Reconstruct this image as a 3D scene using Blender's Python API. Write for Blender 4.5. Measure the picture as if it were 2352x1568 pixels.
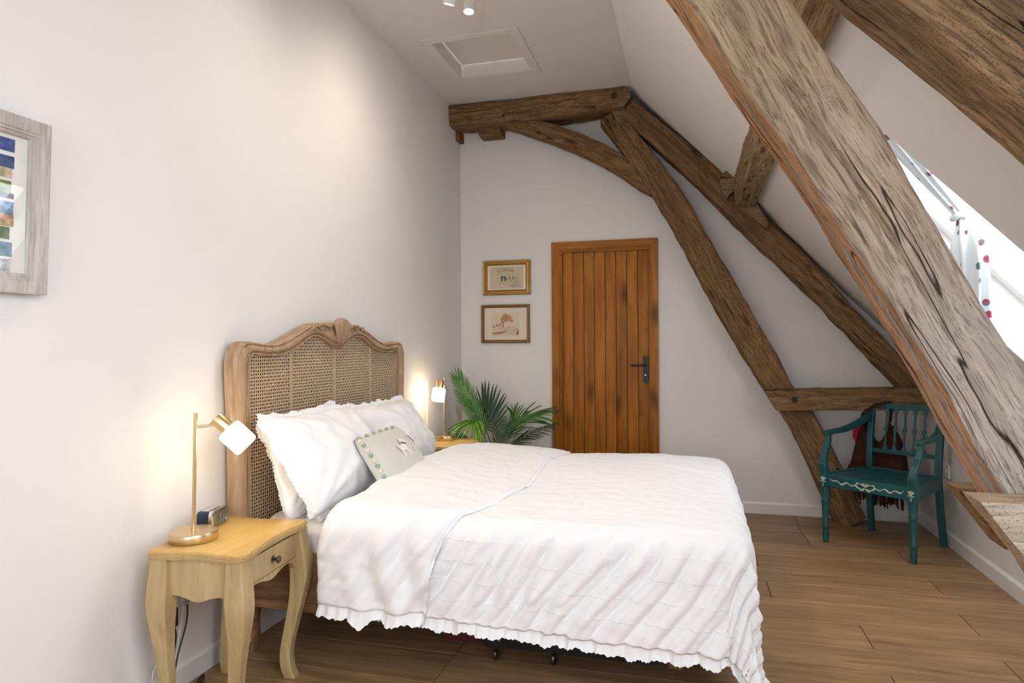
import bpy, bmesh, math, random
from mathutils import Vector, Matrix, noise
random.seed(7)
for _o in list(bpy.data.objects):
    bpy.data.objects.remove(_o, do_unlink=True)
SC = bpy.context.scene
COL = SC.collection

# ------------------------------------------------------------------ camera
F_PX = 1524.37
RIGHT = Vector((0.96538619, 0.26074678, -0.00637374))
UP = Vector((0.00702636, -0.00157081, 0.99997408))
FWD = Vector((-0.26073001, 0.96540595, 0.00334854))
CAM = Vector((1.87984, 0.0, 1.28921))
cd = bpy.data.cameras.new('camera')
cd.sensor_fit = 'HORIZONTAL'
cd.sensor_width = 36.0
cd.lens = F_PX / 2352.0 * 36.0
cd.clip_start = 0.02
cam = bpy.data.objects.new('camera', cd)
cam.matrix_world = Matrix(((RIGHT.x, UP.x, -FWD.x, CAM.x), (RIGHT.y, UP.y, -FWD.y, CAM.y),
                           (RIGHT.z, UP.z, -FWD.z, CAM.z), (0, 0, 0, 1)))
COL.objects.link(cam)
SC.camera = cam

# ------------------------------------------------------------------ light and exposure
SC.view_settings.view_transform = 'Standard'
SC.view_settings.look = 'None'
SC.view_settings.exposure = 1.33
SC.view_settings.gamma = 1.0
SC.view_settings.use_curve_mapping = False
SC.cycles.use_denoising = True
SC.cycles.use_adaptive_sampling = True
SC.cycles.adaptive_threshold = 0.09
SC.cycles.adaptive_min_samples = 16
SC.cycles.max_bounces = 7
SC.cycles.diffuse_bounces = 5
SC.cycles.glossy_bounces = 2
SC.cycles.transparent_max_bounces = 6
SC.cycles.sample_clamp_indirect = 6.0
SC.cycles.caustics_reflective = False
SC.cycles.caustics_refractive = False

SKY = 3.5
W = bpy.data.worlds.new('overcast_sky')
SC.world = W
W.use_nodes = True
W.node_tree.nodes['Background'].inputs[0].default_value = (0.87, 0.935, 1.0, 1)
W.node_tree.nodes['Background'].inputs[1].default_value = SKY

# room constants (metres)
R, D, H, XS = 3.445, 5.319, 3.222, 1.459       # knee wall x, back wall y, ceiling z, crease x
M = 1.05                                        # fall of the roof slope
YR = -1.7                                       # rear wall, behind the camera
SD = Vector((1, 0, -M)).normalized()            # down the slope
SN = Vector((M, 0, 1)).normalized()             # outward from the slope
SO = Vector((XS, 0, H))


def slope_pt(s, y, n):
    return SO + SD * s + Vector((0, y, 0)) + SN * n


def portal(name, mat4, sx, sy):
    l = bpy.data.lights.new(name, 'AREA')
    l.shape = 'RECTANGLE'
    l.size, l.size_y = sx, sy
    l.cycles.is_portal = True
    o = bpy.data.objects.new(name, l)
    o.matrix_world = mat4
    COL.objects.link(o)


def frame_mat(origin, x, y, z):
    return Matrix(((x.x, y.x, z.x, origin.x), (x.y, y.y, z.y, origin.y), (x.z, y.z, z.z, origin.z), (0, 0, 0, 1)))


REVEAL = 0.24
ROOFWIN = [(2.71, 3.65, 1.50, 2.85), (-1.1, 0.9, 0.9, 2.85)]   # y0,y1,s0,s1
for _i, (y0, y1, s0, s1) in enumerate(ROOFWIN):
    portal('daylight_portal', frame_mat(slope_pt((s0 + s1) / 2, (y0 + y1) / 2, REVEAL + 0.06), SD, Vector((0, -1, 0)), SN),
           s1 - s0, y1 - y0)
REARWIN = (0.6, 2.1, 0.9, 2.15)                  # x0,x1,z0,z1
portal('daylight_portal', frame_mat(Vector(((REARWIN[0] + REARWIN[1]) / 2, YR - 0.16, (REARWIN[2] + REARWIN[3]) / 2)),
       Vector((1, 0, 0)), Vector((0, 0, 1)), Vector((0, -1, 0))), REARWIN[1] - REARWIN[0], REARWIN[3] - REARWIN[2])

# ------------------------------------------------------------------ helpers


class MB:
    def __init__(s):
        s.v, s.f = [], []

    def add(s, verts, faces):
        b = len(s.v)
        s.v += [tuple(p) for p in verts]
        s.f += [tuple(i + b for i in q) for q in faces]
        return s

    def box(s, a, b, c=0.0):
        x0, y0, z0 = a
        x1, y1, z1 = b
        if c <= 0:
            vs = [(x0, y0, z0), (x1, y0, z0), (x1, y1, z0), (x0, y1, z0), (x0, y0, z1), (x1, y0, z1), (x1, y1, z1), (x0, y1, z1)]
            fs = [(0, 3, 2, 1), (4, 5, 6, 7), (0, 1, 5, 4), (1, 2, 6, 5), (2, 3, 7, 6), (3, 0, 4, 7)]
            return s.add(vs, fs)
        bm = bmesh.new()
        bmesh.ops.create_cube(bm, size=1)
        for w in bm.verts:
            w.co = Vector(((x0 + x1) / 2 + w.co.x * (x1 - x0), (y0 + y1) / 2 + w.co.y * (y1 - y0), (z0 + z1) / 2 + w.co.z * (z1 - z0)))
        bmesh.ops.bevel(bm, geom=list(bm.edges), offset=c, segments=2, affect='EDGES', profile=0.7)
        bm.verts.index_update()
        s.add([w.co[:] for w in bm.verts], [[w.index for w in q.verts] for q in bm.faces])
        bm.free()
        return s

    def loft(s, rings, caps=True, closed=True):
        n = len(rings[0])
        vs = [p for r in rings for p in r]
        fs = []
        for i in range(len(rings) - 1):
            for j in range(n if closed else n - 1):
                k = (j + 1) % n
                fs.append((i * n + j, i * n + k, (i + 1) * n + k, (i + 1) * n + j))
        if caps and closed:
            fs.append(tuple(range(n - 1, -1, -1)))
            fs.append(tuple((len(rings) - 1) * n + j for j in range(n)))
        return s.add(vs, fs)

    def lathe(s, prof, n=24, mat=None):
        mat = mat or Matrix.Identity(4)
        rings = []
        for r, z in prof:
            rings.append([mat @ Vector((r * math.cos(2 * math.pi * k / n), r * math.sin(2 * math.pi * k / n), z)) for k in range(n)])
        return s.loft(rings)

    def tube(s, pts, rad, n=8, sect=None):
        """sweep a circle (or a rectangle sect=(w,h) with w along the side axis) along pts"""
        pts = [Vector(p) for p in pts]
        rads = rad if isinstance(rad, (list, tuple)) else [rad] * len(pts)
        rings = []
        ref = None
        for i, p in enumerate(pts):
            t = (pts[min(i + 1, len(pts) - 1)] - pts[max(i - 1, 0)]).normalized()
            if ref is None:
                ref = Vector((0, 0, 1)) if abs(t.z) < 0.9 else Vector((1, 0, 0))
            a = (ref - t * ref.dot(t)).normalized()
            b = t.cross(a)
            ref = a
            r = rads[i]
            rings.append([p + a * (r * math.cos(2 * math.pi * k / n)) + b * (r * math.sin(2 * math.pi * k / n)) for k in range(n)])
        return s.loft(rings)

    def prism(s, poly, fn0, fn1):
        """extrude 2-D polygon; fn0/fn1 map (a,b) to 3-D for both caps"""
        n = len(poly)
        vs = [fn0(*p) for p in poly] + [fn1(*p) for p in poly]
        fs = [tuple(range(n - 1, -1, -1)), tuple(range(n, 2 * n))]
        fs += [(i, (i + 1) % n, n + (i + 1) % n, n + i) for i in range(n)]
        return s.add(vs, fs)

    def grid(s, fn, nu, nv):
        vs = [fn(i / nu, j / nv) for i in range(nu + 1) for j in range(nv + 1)]
        w = nv + 1
        fs = [(i * w + j, (i + 1) * w + j, (i + 1) * w + j + 1, i * w + j + 1) for i in range(nu) for j in range(nv)]
        return s.add(vs, fs)

    def mesh(s, name):
        me = bpy.data.meshes.new(name)
        me.from_pydata([tuple(p) for p in s.v], [], s.f)
        bm = bmesh.new()
        bm.from_mesh(me)
        bmesh.ops.recalc_face_normals(bm, faces=list(bm.faces))
        bm.to_mesh(me)
        bm.free()
        return me

    def build(s, name, mat, parent=None, smooth=None, bevel=0, solid=0, sub=0, loc=None):
        me = s.mesh(name)
        return link(name, me, mat, parent, smooth, bevel, solid, sub, loc)


def link(name, me, mat, parent=None, smooth=None, bevel=0, solid=0, sub=0, loc=None):
    o = bpy.data.objects.new(name, me)
    if mat is not None and not me.materials:
        me.materials.append(mat)
    COL.objects.link(o)
    if parent is not None:
        o.parent = parent
    if loc is not None:
        o.location = loc
    if smooth is not None:
        for p in me.polygons:
            p.use_smooth = True
        if smooth < 180:
            me.set_sharp_from_angle(angle=math.radians(smooth))
    if solid:
        m = o.modifiers.new('thickness', 'SOLIDIFY')
        m.thickness = solid
        m.offset = 0
    if bevel:
        m = o.modifiers.new('bevel', 'BEVEL')
        m.width = bevel
        m.segments = 2
        m.limit_method = 'ANGLE'
    if sub:
        m = o.modifiers.new('subdiv', 'SUBSURF')
        m.levels = m.render_levels = sub
    return o


def tag(o, label=None, cat=None, group=None, kind=None):
    if label:
        o['label'] = label
    if cat:
        o['category'] = cat
    if group:
        o['group'] = group
    if kind:
        o['kind'] = kind
    return o


def thing(name, label, cat, loc=(0, 0, 0), rz=0.0, group=None):
    o = bpy.data.objects.new(name, None)
    o.empty_display_size = 0.1
    COL.objects.link(o)
    o.location = loc
    o.rotation_euler = (0, 0, rz)
    return tag(o, label, cat, group)


def catmull(pts, n):
    """smooth resample of a list of tuples, n spans per segment"""
    out = []
    P = [Vector(p) for p in pts]
    for i in range(len(P) - 1):
        p0, p1, p2, p3 = P[max(i - 1, 0)], P[i], P[i + 1], P[min(i + 2, len(P) - 1)]
        for k in range(n):
            t = k / n
            out.append(0.5 * ((2 * p1) + (p2 - p0) * t + (2 * p0 - 5 * p1 + 4 * p2 - p3) * t * t + (3 * p1 - p0 - 3 * p2 + p3) * t ** 3))
    out.append(P[-1])
    return out


def sm(a, b, x):
    t = max(0.0, min(1.0, (x - a) / (b - a)))
    return t * t * (3 - 2 * t)


# ------------------------------------------------------------------ materials
class NT:
    def __init__(s, name):
        s.m = bpy.data.materials.new(name)
        s.m.use_nodes = True
        s.t = s.m.node_tree
        s.b = s.t.nodes['Principled BSDF']
        s.out = s.t.nodes['Material Output']

    def n(s, typ, **kw):
        nd = s.t.nodes.new(typ)
        for k, v in kw.items():
            setattr(nd, k, v)
        return nd

    def l(s, a, b):
        s.t.links.new(a, b)

    def set(s, **kw):
        for k, v in kw.items():
            s.b.inputs[k.replace('_', ' ')].default_value = v
        return s

    def coords(s, scale=(1, 1, 1), kind='Object', rnd=False):
        tc = s.n('ShaderNodeTexCoord')
        src = tc.outputs[kind]
        if rnd:
            oi = s.n('ShaderNodeObjectInfo')
            mu = s.n('ShaderNodeMath', operation='MULTIPLY')
            mu.inputs[1].default_value = 37.0
            s.l(oi.outputs['Random'], mu.inputs[0])
            va = s.n('ShaderNodeVectorMath', operation='ADD')
            s.l(src, va.inputs[0])
            s.l(mu.outputs[0], va.inputs[1])
            src = va.outputs[0]
        return s.scaled(src, scale)

    def scaled(s, src, scale):
        mp = s.n('ShaderNodeMapping')
        mp.inputs['Scale'].default_value = scale
        s.l(src, mp.inputs['Vector'])
        return mp.outputs[0]

    def noise(s, vec, scale, detail=4, rough=0.55, dist=0.0):
        nd = s.n('ShaderNodeTexNoise')
        nd.inputs['Scale'].default_value = scale
        nd.inputs['Detail'].default_value = detail
        nd.inputs['Roughness'].default_value = rough
        nd.inputs['Distortion'].default_value = dist
        if vec is not None:
            s.l(vec, nd.inputs['Vector'])
        return nd.outputs['Fac']

    def vor(s, vec, scale, feature='F1'):
        nd = s.n('ShaderNodeTexVoronoi', feature=feature)
        nd.inputs['Scale'].default_value = scale
        s.l(vec, nd.inputs['Vector'])
        return nd.outputs['Distance']

    def ramp(s, fac, stops):
        nd = s.n('ShaderNodeValToRGB')
        e = nd.color_ramp.elements
        while len(e) < len(stops):
            e.new(0.5)
        for el, (p, c) in zip(e, stops):
            el.position = p
            el.color = (c[0], c[1], c[2], 1) if not isinstance(c, (int, float)) else (c, c, c, 1)
        s.l(fac, nd.inputs[0])
        return nd.outputs[0]

    def mix(s, fac, a, b, mode='MIX'):
        nd = s.n('ShaderNodeMix', data_type='RGBA', blend_type=mode)
        for sock, v in ((nd.inputs[0], fac), (nd.inputs[6], a), (nd.inputs[7], b)):
            if isinstance(v, (int, float)):
                sock.default_value = v
            elif isinstance(v, tuple):
                sock.default_value = (v[0], v[1], v[2], 1)
            else:
                s.l(v, sock)
        return nd.outputs[2]

    def math(s, op, a, b=None, c=None):
        nd = s.n('ShaderNodeMath', operation=op)
        for i, v in enumerate((a, b, c)):
            if v is None:
                continue
            if isinstance(v, (int, float)):
                nd.inputs[i].default_value = v
            else:
                s.l(v, nd.inputs[i])
        return nd.outputs[0]

    def color(s, c):
        s.l(c, s.b.inputs['Base Color'])

    def bump(s, h, strength=0.3, dist=0.01):
        nd = s.n('ShaderNodeBump')
        nd.inputs['Strength'].default_value = strength
        nd.inputs['Distance'].default_value = dist
        s.l(h, nd.inputs['Height'])
        s.l(nd.outputs[0], s.b.inputs['Normal'])


def plain(name, col, rough=0.6, metal=0.0, var=0.06, vscale=25, spec=0.5, bump=0.0):
    t = NT(name)
    t.set(Roughness=rough, Metallic=metal)
    t.b.inputs['Specular IOR Level'].default_value = spec
    v = t.noise(t.coords(), vscale, 3)
    t.color(t.ramp(v, [(0.3, tuple(c * (1 - var) for c in col)), (0.7, tuple(min(1, c * (1 + var)) for c in col))]))
    if bump:
        t.bump(v, bump, 0.004)
    return t.m


def mat_paint(name, col=(0.80, 0.785, 0.77)):
    t = NT(name)
    t.set(Roughness=0.85)
    t.b.inputs['Specular IOR Level'].default_value = 0.25
    v = t.coords()
    a = t.noise(v, 1.7, 3)
    t.color(t.ramp(a, [(0.35, tuple(c * 0.985 for c in col)), (0.65, col)]))
    t.bump(t.noise(v, 90, 3), 0.06, 0.003)
    return t.m


def mat_timber(name, light, mid, dark, warm=None, warm_amt=0.0, crack=1.0, spec=0.2, grey=None):
    """old oak: local X runs along the grain"""
    t = NT(name)
    t.set(Roughness=0.82)
    t.b.inputs['Specular IOR Level'].default_value = spec
    base = t.coords(rnd=True)
    wob = t.n('ShaderNodeTexNoise')
    wob.inputs['Scale'].default_value = 2.6
    wob.inputs['Detail'].default_value = 2
    t.l(t.scaled(base, (0.9, 1.5, 1.5)), wob.inputs['Vector'])

    def wobbled(k):
        vm = t.n('ShaderNodeVectorMath', operation='MULTIPLY_ADD')
        t.l(wob.outputs['Color'], vm.inputs[0])
        vm.inputs[1].default_value = (k, k, k)
        t.l(base, vm.inputs[2])
        return vm.outputs[0]
    v = wobbled(0.07)
    fibre = t.noise(t.scaled(v, (11, 190, 190)), 1.0, 3, 0.65)
    grain = t.noise(t.scaled(v, (3.6, 48, 48)), 1.0, 6, 0.68)
    patch = t.noise(t.scaled(base, (1.4, 3.2, 3.2)), 1.3, 3, 0.6)
    c = t.ramp(grain, [(0.28, dark), (0.46, mid), (0.66, light)])
    c = t.mix(t.ramp(fibre, [(0.38, 0.8), (0.5, 0.0)]), c, tuple(k * 0.8 for k in dark))
    c = t.mix(t.ramp(patch, [(0.38, 0.5), (0.60, 0.0)]), c, tuple(k * 0.66 for k in mid))
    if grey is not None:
        # paler and less saturated towards the foot of the timber
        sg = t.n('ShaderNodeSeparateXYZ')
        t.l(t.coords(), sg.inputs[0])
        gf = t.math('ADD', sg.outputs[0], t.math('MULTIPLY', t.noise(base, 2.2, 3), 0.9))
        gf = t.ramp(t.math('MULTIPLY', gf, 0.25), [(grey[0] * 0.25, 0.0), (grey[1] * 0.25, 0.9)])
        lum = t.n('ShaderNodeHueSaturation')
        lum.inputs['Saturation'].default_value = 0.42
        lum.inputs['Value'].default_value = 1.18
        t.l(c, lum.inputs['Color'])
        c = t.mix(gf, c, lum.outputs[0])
    # long drying checks along the grain
    cr = t.noise(t.scaled(wobbled(0.035), (0.55, 15, 15)), 1.0, 2, 0.5)
    ridge = t.math('ABSOLUTE', t.math('SUBTRACT', cr, 0.5))
    mask = t.ramp(t.noise(t.scaled(base, (1.0, 2.5, 2.5)), 1.5, 2), [(0.47, 0.0), (0.57, 1.0)])
    line = t.math('MULTIPLY', t.math('MULTIPLY', t.ramp(ridge, [(0.003, 1.0), (0.010, 0.0)]), mask), crack)
    # worm holes and knots
    pits = t.math('MULTIPLY', t.ramp(t.vor(base, 150), [(0.12, 1.0), (0.24, 0.0)]), t.ramp(t.noise(base, 4.0, 2), [(0.52, 0.0), (0.64, 0.9)]))
    kn = t.vor(t.scaled(v, (2.6, 8.5, 8.5)), 1.0)
    knot = t.ramp(kn, [(0.06, 1.0), (0.11, 0.6), (0.2, 0.0)])
    c = t.mix(t.math('MULTIPLY', pits, 0.8), c, tuple(k * 0.35 for k in dark))
    c = t.mix(t.math('MULTIPLY', knot, 0.8), c, tuple(k * 0.45 for k in dark))
    c = t.mix(line, c, tuple(k * 0.16 for k in dark))
    if warm is not None:
        # faces turned away from the front (local -y) are tinted warmer
        tc = t.n('ShaderNodeTexCoord')
        sx = t.n('ShaderNodeSeparateXYZ')
        t.l(tc.outputs['Normal'], sx.inputs[0])
        side = t.ramp(t.math('MULTIPLY', sx.outputs[1], -1.0), [(0.10, 1.0), (0.45, 0.0)])
        w = t.mix(1.0, c, warm, 'MULTIPLY')
        c = t.mix(t.math('MULTIPLY', side, warm_amt), c, w)
    t.color(c)
    h = t.math('ADD', t.math('MULTIPLY', grain, 0.6), t.math('MULTIPLY', fibre, 0.35))
    h = t.math('SUBTRACT', h, t.math('MULTIPLY', line, 1.2))
    h = t.math('SUBTRACT', h, t.math('MULTIPLY', pits, 0.5))
    t.bump(h, 0.7, 0.008)
    return t.m


def mat_board(name, light, mid, dark, axis='x', rough=0.45, knots=0.0, gscale=1.0, var=0.25, spec=0.4, bump=0.12):
    """finished boards; grain along axis; colour varies per object"""
    t = NT(name)
    t.set(Roughness=rough)
    t.b.inputs['Specular IOR Level'].default_value = spec
    base = t.coords(rnd=True)
    k = {'x': (1, 14, 14), 'y': (14, 1, 14), 'z': (14, 14, 1)}[axis]
    k2 = {'x': (1, 4, 4), 'y': (4, 1, 4), 'z': (4, 4, 1)}[axis]
    wob = t.n('ShaderNodeTexNoise')
    wob.inputs['Scale'].default_value = 2.2
    t.l(base, wob.inputs['Vector'])
    vm = t.n('ShaderNodeVectorMath', operation='MULTIPLY_ADD')
    t.l(wob.outputs['Color'], vm.inputs[0])
    vm.inputs[1].default_value = (0.06, 0.06, 0.06)
    t.l(base, vm.inputs[2])
    v = vm.outputs[0]
    g = t.noise(t.scaled(v, tuple(a * gscale * 2.2 for a in k)), 1.0, 6, 0.62)
    s2 = t.noise(t.scaled(v, tuple(a * gscale * 0.9 for a in k2)), 1.0, 4, 0.6)
    c = t.ramp(g, [(0.28, dark), (0.5, mid), (0.72, light)])
    c = t.mix(t.ramp(s2, [(0.33, 0.6), (0.55, 0.0)]), c, dark)
    if knots:
        kn = t.vor(t.scaled(v, tuple(a * 0.9 for a in {'x': (2.2, 7, 7), 'y': (7, 2.2, 7), 'z': (7, 7, 2.6)}[axis])), 1.0)
        kk = t.ramp(kn, [(0.06, 1.0), (0.12, 0.75), (0.30, 0.0)])
        c = t.mix(t.math('MULTIPLY', kk, knots), c, tuple(q * 0.42 for q in dark))
    oi = t.n('ShaderNodeObjectInfo')
    hv = t.n('ShaderNodeHueSaturation')
    t.l(c, hv.inputs['Color'])
    t.l(t.math('ADD', t.math('MULTIPLY', oi.outputs['Random'], var), 1.0 - var / 2), hv.inputs['Value'])
    t.color(hv.outputs[0])
    t.bump(g, bump, 0.003)
    return t.m


def mat_cloth(name, col, weave=900, crease=0.25, rough=0.9, cscale=9.0):
    t = NT(name)
    t.set(Roughness=rough)
    t.b.inputs['Specular IOR Level'].default_value = 0.1
    t.b.inputs['Sheen Weight'].default_value = 0.25
    v = t.coords()
    a = t.noise(v, 6, 3)
    t.color(t.ramp(a, [(0.3, tuple(c * 0.97 for c in col)), (0.7, col)]))
    h = t.math('ADD', t.math('MULTIPLY', t.noise(v, cscale, 4, 0.6, 0.6), 1.0), t.math('MULTIPLY', t.noise(v, weave, 1), 0.03))
    t.bump(h, crease, 0.02)
    return t.m


def mat_metal(name, col, rough=0.28):
    t = NT(name)
    t.set(Roughness=rough, Metallic=1.0)
    v = t.noise(t.scaled(t.coords(), (4, 4, 160)), 1.0, 3)
    t.color(t.ramp(v, [(0.3, tuple(c * 0.9 for c in col)), (0.7, col)]))
    return t.m


def mat_emit(name, col, strength):
    t = NT(name)
    t.set(Roughness=0.4)
    t.b.inputs['Base Color'].default_value = (0.9, 0.87, 0.8, 1)
    t.b.inputs['Emission Color'].default_value = (col[0], col[1], col[2], 1)
    t.b.inputs['Emission Strength'].default_value = strength
    return t.m


def mat_pane(name):
    t = NT(name)
    tr = t.n('ShaderNodeBsdfTransparent')
    gl = t.n('ShaderNodeBsdfGlossy')
    gl.inputs['Roughness'].default_value = 0.02
    mx = t.n('ShaderNodeMixShader')
    mx.inputs[0].default_value = 0.05
    t.l(tr.outputs[0], mx.inputs[1])
    t.l(gl.outputs[0], mx.inputs[2])
    t.l(mx.outputs[0], t.out.inputs['Surface'])
    return t.m


def mat_marks(name, base, ink, scale, lo, hi, stretch=(1, 1, 1)):
    """drawing paper with ink scribbles"""
    t = NT(name)
    t.set(Roughness=0.7)
    v = t.coords(stretch)
    n = t.noise(v, scale, 6, 0.75, 1.2)
    n2 = t.noise(v, scale * 0.22, 3)
    f = t.math('MULTIPLY', t.ramp(n, [(lo, 0.0), (hi, 1.0)]), t.ramp(n2, [(0.42, 0.0), (0.52, 1.0)]))
    t.color(t.mix(f, base, ink))
    return t.m


X = {}
X['wall'] = mat_paint('white_wall_paint', (0.775, 0.76, 0.755))
X['ceil'] = mat_paint('ceiling_paint', (0.72, 0.69, 0.665))
X['skirt'] = plain('skirting_gloss', (0.80, 0.79, 0.78), 0.4, var=0.02)
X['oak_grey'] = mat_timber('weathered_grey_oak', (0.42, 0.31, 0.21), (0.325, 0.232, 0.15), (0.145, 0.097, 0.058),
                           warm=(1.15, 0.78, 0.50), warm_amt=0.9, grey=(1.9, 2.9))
X['oak_silver'] = mat_timber('silvered_oak', (0.50, 0.43, 0.35), (0.40, 0.335, 0.265), (0.20, 0.155, 0.11), warm=(1.05, 0.75, 0.50), warm_amt=0.45)
X['oak_brown'] = mat_timber('old_brown_oak', (0.36, 0.215, 0.105), (0.22, 0.125, 0.058), (0.085, 0.045, 0.02))
X['oak_mid'] = mat_timber('mixed_oak', (0.46, 0.31, 0.18), (0.29, 0.185, 0.10), (0.12, 0.075, 0.04))
X['dark_gap'] = plain('dark_oak_end', (0.045, 0.027, 0.014), 0.9)
X['floor'] = mat_board('oak_laminate', (0.43, 0.265, 0.135), (0.33, 0.195, 0.095), (0.21, 0.115, 0.052), 'x', 0.42, 0.25, 1.0, 0.22)
X['pine'] = mat_board('stained_pine', (0.46, 0.185, 0.022), (0.37, 0.135, 0.013), (0.22, 0.068, 0.006), 'z', 0.45, 0.85, 1.0, 0.18, 0.25)
X['pine_x'] = mat_board('stained_pine_rail', (0.46, 0.185, 0.022), (0.37, 0.135, 0.013), (0.24, 0.075, 0.007), 'x', 0.45, 0.4, 1.0, 0.1, 0.25)
X['groove'] = plain('door_groove', (0.10, 0.03, 0.005), 0.7)
X['bed'] = mat_board('limed_bed_wood', (0.56, 0.43, 0.31), (0.42, 0.285, 0.18), (0.29, 0.18, 0.105), 'z', 0.6, 0.0, 1.6, 0.05, 0.25, 0.25)
X['rail'] = mat_board('bed_rail_wood', (0.40, 0.24, 0.125), (0.27, 0.145, 0.07), (0.15, 0.075, 0.035), 'x', 0.55, 0.0, 1.6, 0.05, 0.25, 0.25)
X['cane'] = plain('woven_cane', (0.56, 0.42, 0.285), 0.7, var=0.12, vscale=40, spec=0.2)
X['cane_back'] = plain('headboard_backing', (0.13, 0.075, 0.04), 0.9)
X['stand'] = mat_board('pale_lacquered_wood', (0.58, 0.44, 0.235), (0.49, 0.36, 0.18), (0.38, 0.265, 0.12), 'z', 0.42, 0.0, 1.2, 0.04, 0.4, 0.1)
X['stand_top'] = mat_board('yellow_table_top', (0.66, 0.45, 0.16), (0.60, 0.39, 0.13), (0.50, 0.31, 0.10), 'y', 0.38, 0.0, 0.8, 0.02, 0.4, 0.05)
X['stand_edge'] = plain('dark_joint', (0.12, 0.06, 0.025), 0.8)
X['brass'] = mat_metal('brushed_brass', (0.74, 0.56, 0.31), 0.3)
X['bronze'] = mat_metal('dark_bronze', (0.16, 0.13, 0.11), 0.35)
X['black'] = plain('matt_black_metal', (0.012, 0.012, 0.013), 0.45)
X['teal'] = plain('teal_paint', (0.010, 0.085, 0.090), 0.38, var=0.18, vscale=14)
X['cream'] = plain('cream_paint_motif', (0.62, 0.60, 0.45), 0.6)
X['suede'] = plain('brown_suede', (0.055, 0.022, 0.013), 0.95, var=0.3, vscale=12, spec=0.1)
X['pink'] = plain('pink_lining', (0.42, 0.01, 0.05), 0.7)
X['white_plastic'] = plain('white_plastic', (0.80, 0.80, 0.79), 0.4, var=0.01)
X['cotton'] = mat_cloth('white_cotton', (0.86, 0.855, 0.87), crease=0.22)
X['sheet'] = mat_cloth('sheet_cotton', (0.86, 0.84, 0.84), crease=0.12)
X['sage'] = mat_cloth('sage_linen', (0.61, 0.61, 0.55), crease=0.05)
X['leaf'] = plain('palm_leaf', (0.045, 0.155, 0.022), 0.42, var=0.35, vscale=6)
X['leaf_lit'] = plain('lamplit_palm_leaf', (0.12, 0.30, 0.025), 0.42, var=0.3, vscale=6)  # leaf green brightened, the far lamp's light is put into the colour
X['leaf_dark'] = plain('dark_palm_leaf', (0.018, 0.065, 0.022), 0.45, var=0.3, vscale=6)  # leaf green in a darker tone
X['stem'] = plain('palm_stem', (0.07, 0.15, 0.03), 0.5)
X['pot'] = plain('grey_pot', (0.25, 0.25, 0.24), 0.7)
X['soil'] = plain('soil', (0.03, 0.02, 0.012), 0.95)
X['gold'] = mat_metal('gilt_frame', (0.50, 0.29, 0.08), 0.42)
X['gold_dark'] = mat_metal('dark_gilt_frame', (0.26, 0.15, 0.06), 0.45)
X['mount'] = plain('picture_mount', (0.74, 0.66, 0.56), 0.8, var=0.02)
X['mount_white'] = plain('white_picture_mount', (0.82, 0.80, 0.76), 0.8, var=0.02)
X['glass'] = mat_pane('window_glass')
X['navy'] = plain('navy_plastic', (0.008, 0.02, 0.05), 0.4)
X['chrome'] = mat_metal('chrome', (0.8, 0.8, 0.82), 0.12)
X['lcd'] = plain('lcd_screen', (0.16, 0.16, 0.13), 0.25, var=0.02)
X['lcd_ink'] = plain('lcd_digits', (0.02, 0.02, 0.02), 0.5)
X['bulb'] = mat_emit('lit_opal_glass', (1.0, 0.78, 0.48), 10.0)
X['spot_face'] = mat_emit('spotlight_lens', (1.0, 0.82, 0.55), 40.0)
X['case'] = plain('black_case_fabric', (0.012, 0.012, 0.013), 0.8)
X['red'] = plain('dark_red_trim', (0.12, 0.012, 0.014), 0.7)

# ------------------------------------------------------------------ room shell
fl = tag(MB().box((-0.12, YR - 0.2, -0.12), (R + 0.6, D + 0.2, -0.012)).build('floor', X['dark_gap']), kind='structure',
         label='oak laminate floor laid in wide planks')
PW = 0.2425
rows = []
yy = 3.0915
while yy > YR:
    yy -= PW
row_seam = {  # seams read from the photograph, by row index counted from y = 3.0915
    0: [2.61], 1: [3.09], 2: [2.262], 3: [3.11], 4: [2.245], 5: [1.4], 6: [2.603], 7: [0.9, 3.2], 8: [2.605],
    -1: [3.082], -2: [2.614], -3: [0.92]}
seams_done = {}
plank_meshes = {}


def plank_mesh(L):
    key = round(L, 3)
    if key not in plank_meshes:
        bm = bmesh.new()
        bmesh.ops.create_cube(bm, size=1)
        for w in bm.verts:
            w.co = Vector((w.co.x * (L - 0.0034), w.co.y * (PW - 0.0026), w.co.z * 0.012))
        bmesh.ops.bevel(bm, geom=[e for e in bm.edges if all(v.co.z > 0 for v in e.verts)], offset=0.0012, segments=1, affect='EDGES')
        me = bpy.data.meshes.new('plank')
        bm.to_mesh(me)
        bm.free()
        me.materials.append(X['floor'])
        plank_meshes[key] = me
    return plank_meshes[key]


k0 = math.floor((YR - 3.0915) / PW)
for k in range(k0, 10):
    ya, yb = 3.0915 + k * PW, 3.0915 + (k + 1) * PW
    if ya > D:
        break
    first = row_seam.get(k, [0.35 + (k * 0.53) % 1.4])[0]
    cuts = sorted({round(first + j * 1.69, 3) for j in range(-3, 3)})
    cuts = [0.0] + [c for c in cuts if 0.05 < c < R - 0.05] + [R]
    for a, b in zip(cuts[:-1], cuts[1:]):
        o = link('plank', plank_mesh(b - a), None, fl, loc=((a + b) / 2, (ya + yb) / 2, -0.006))

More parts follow.
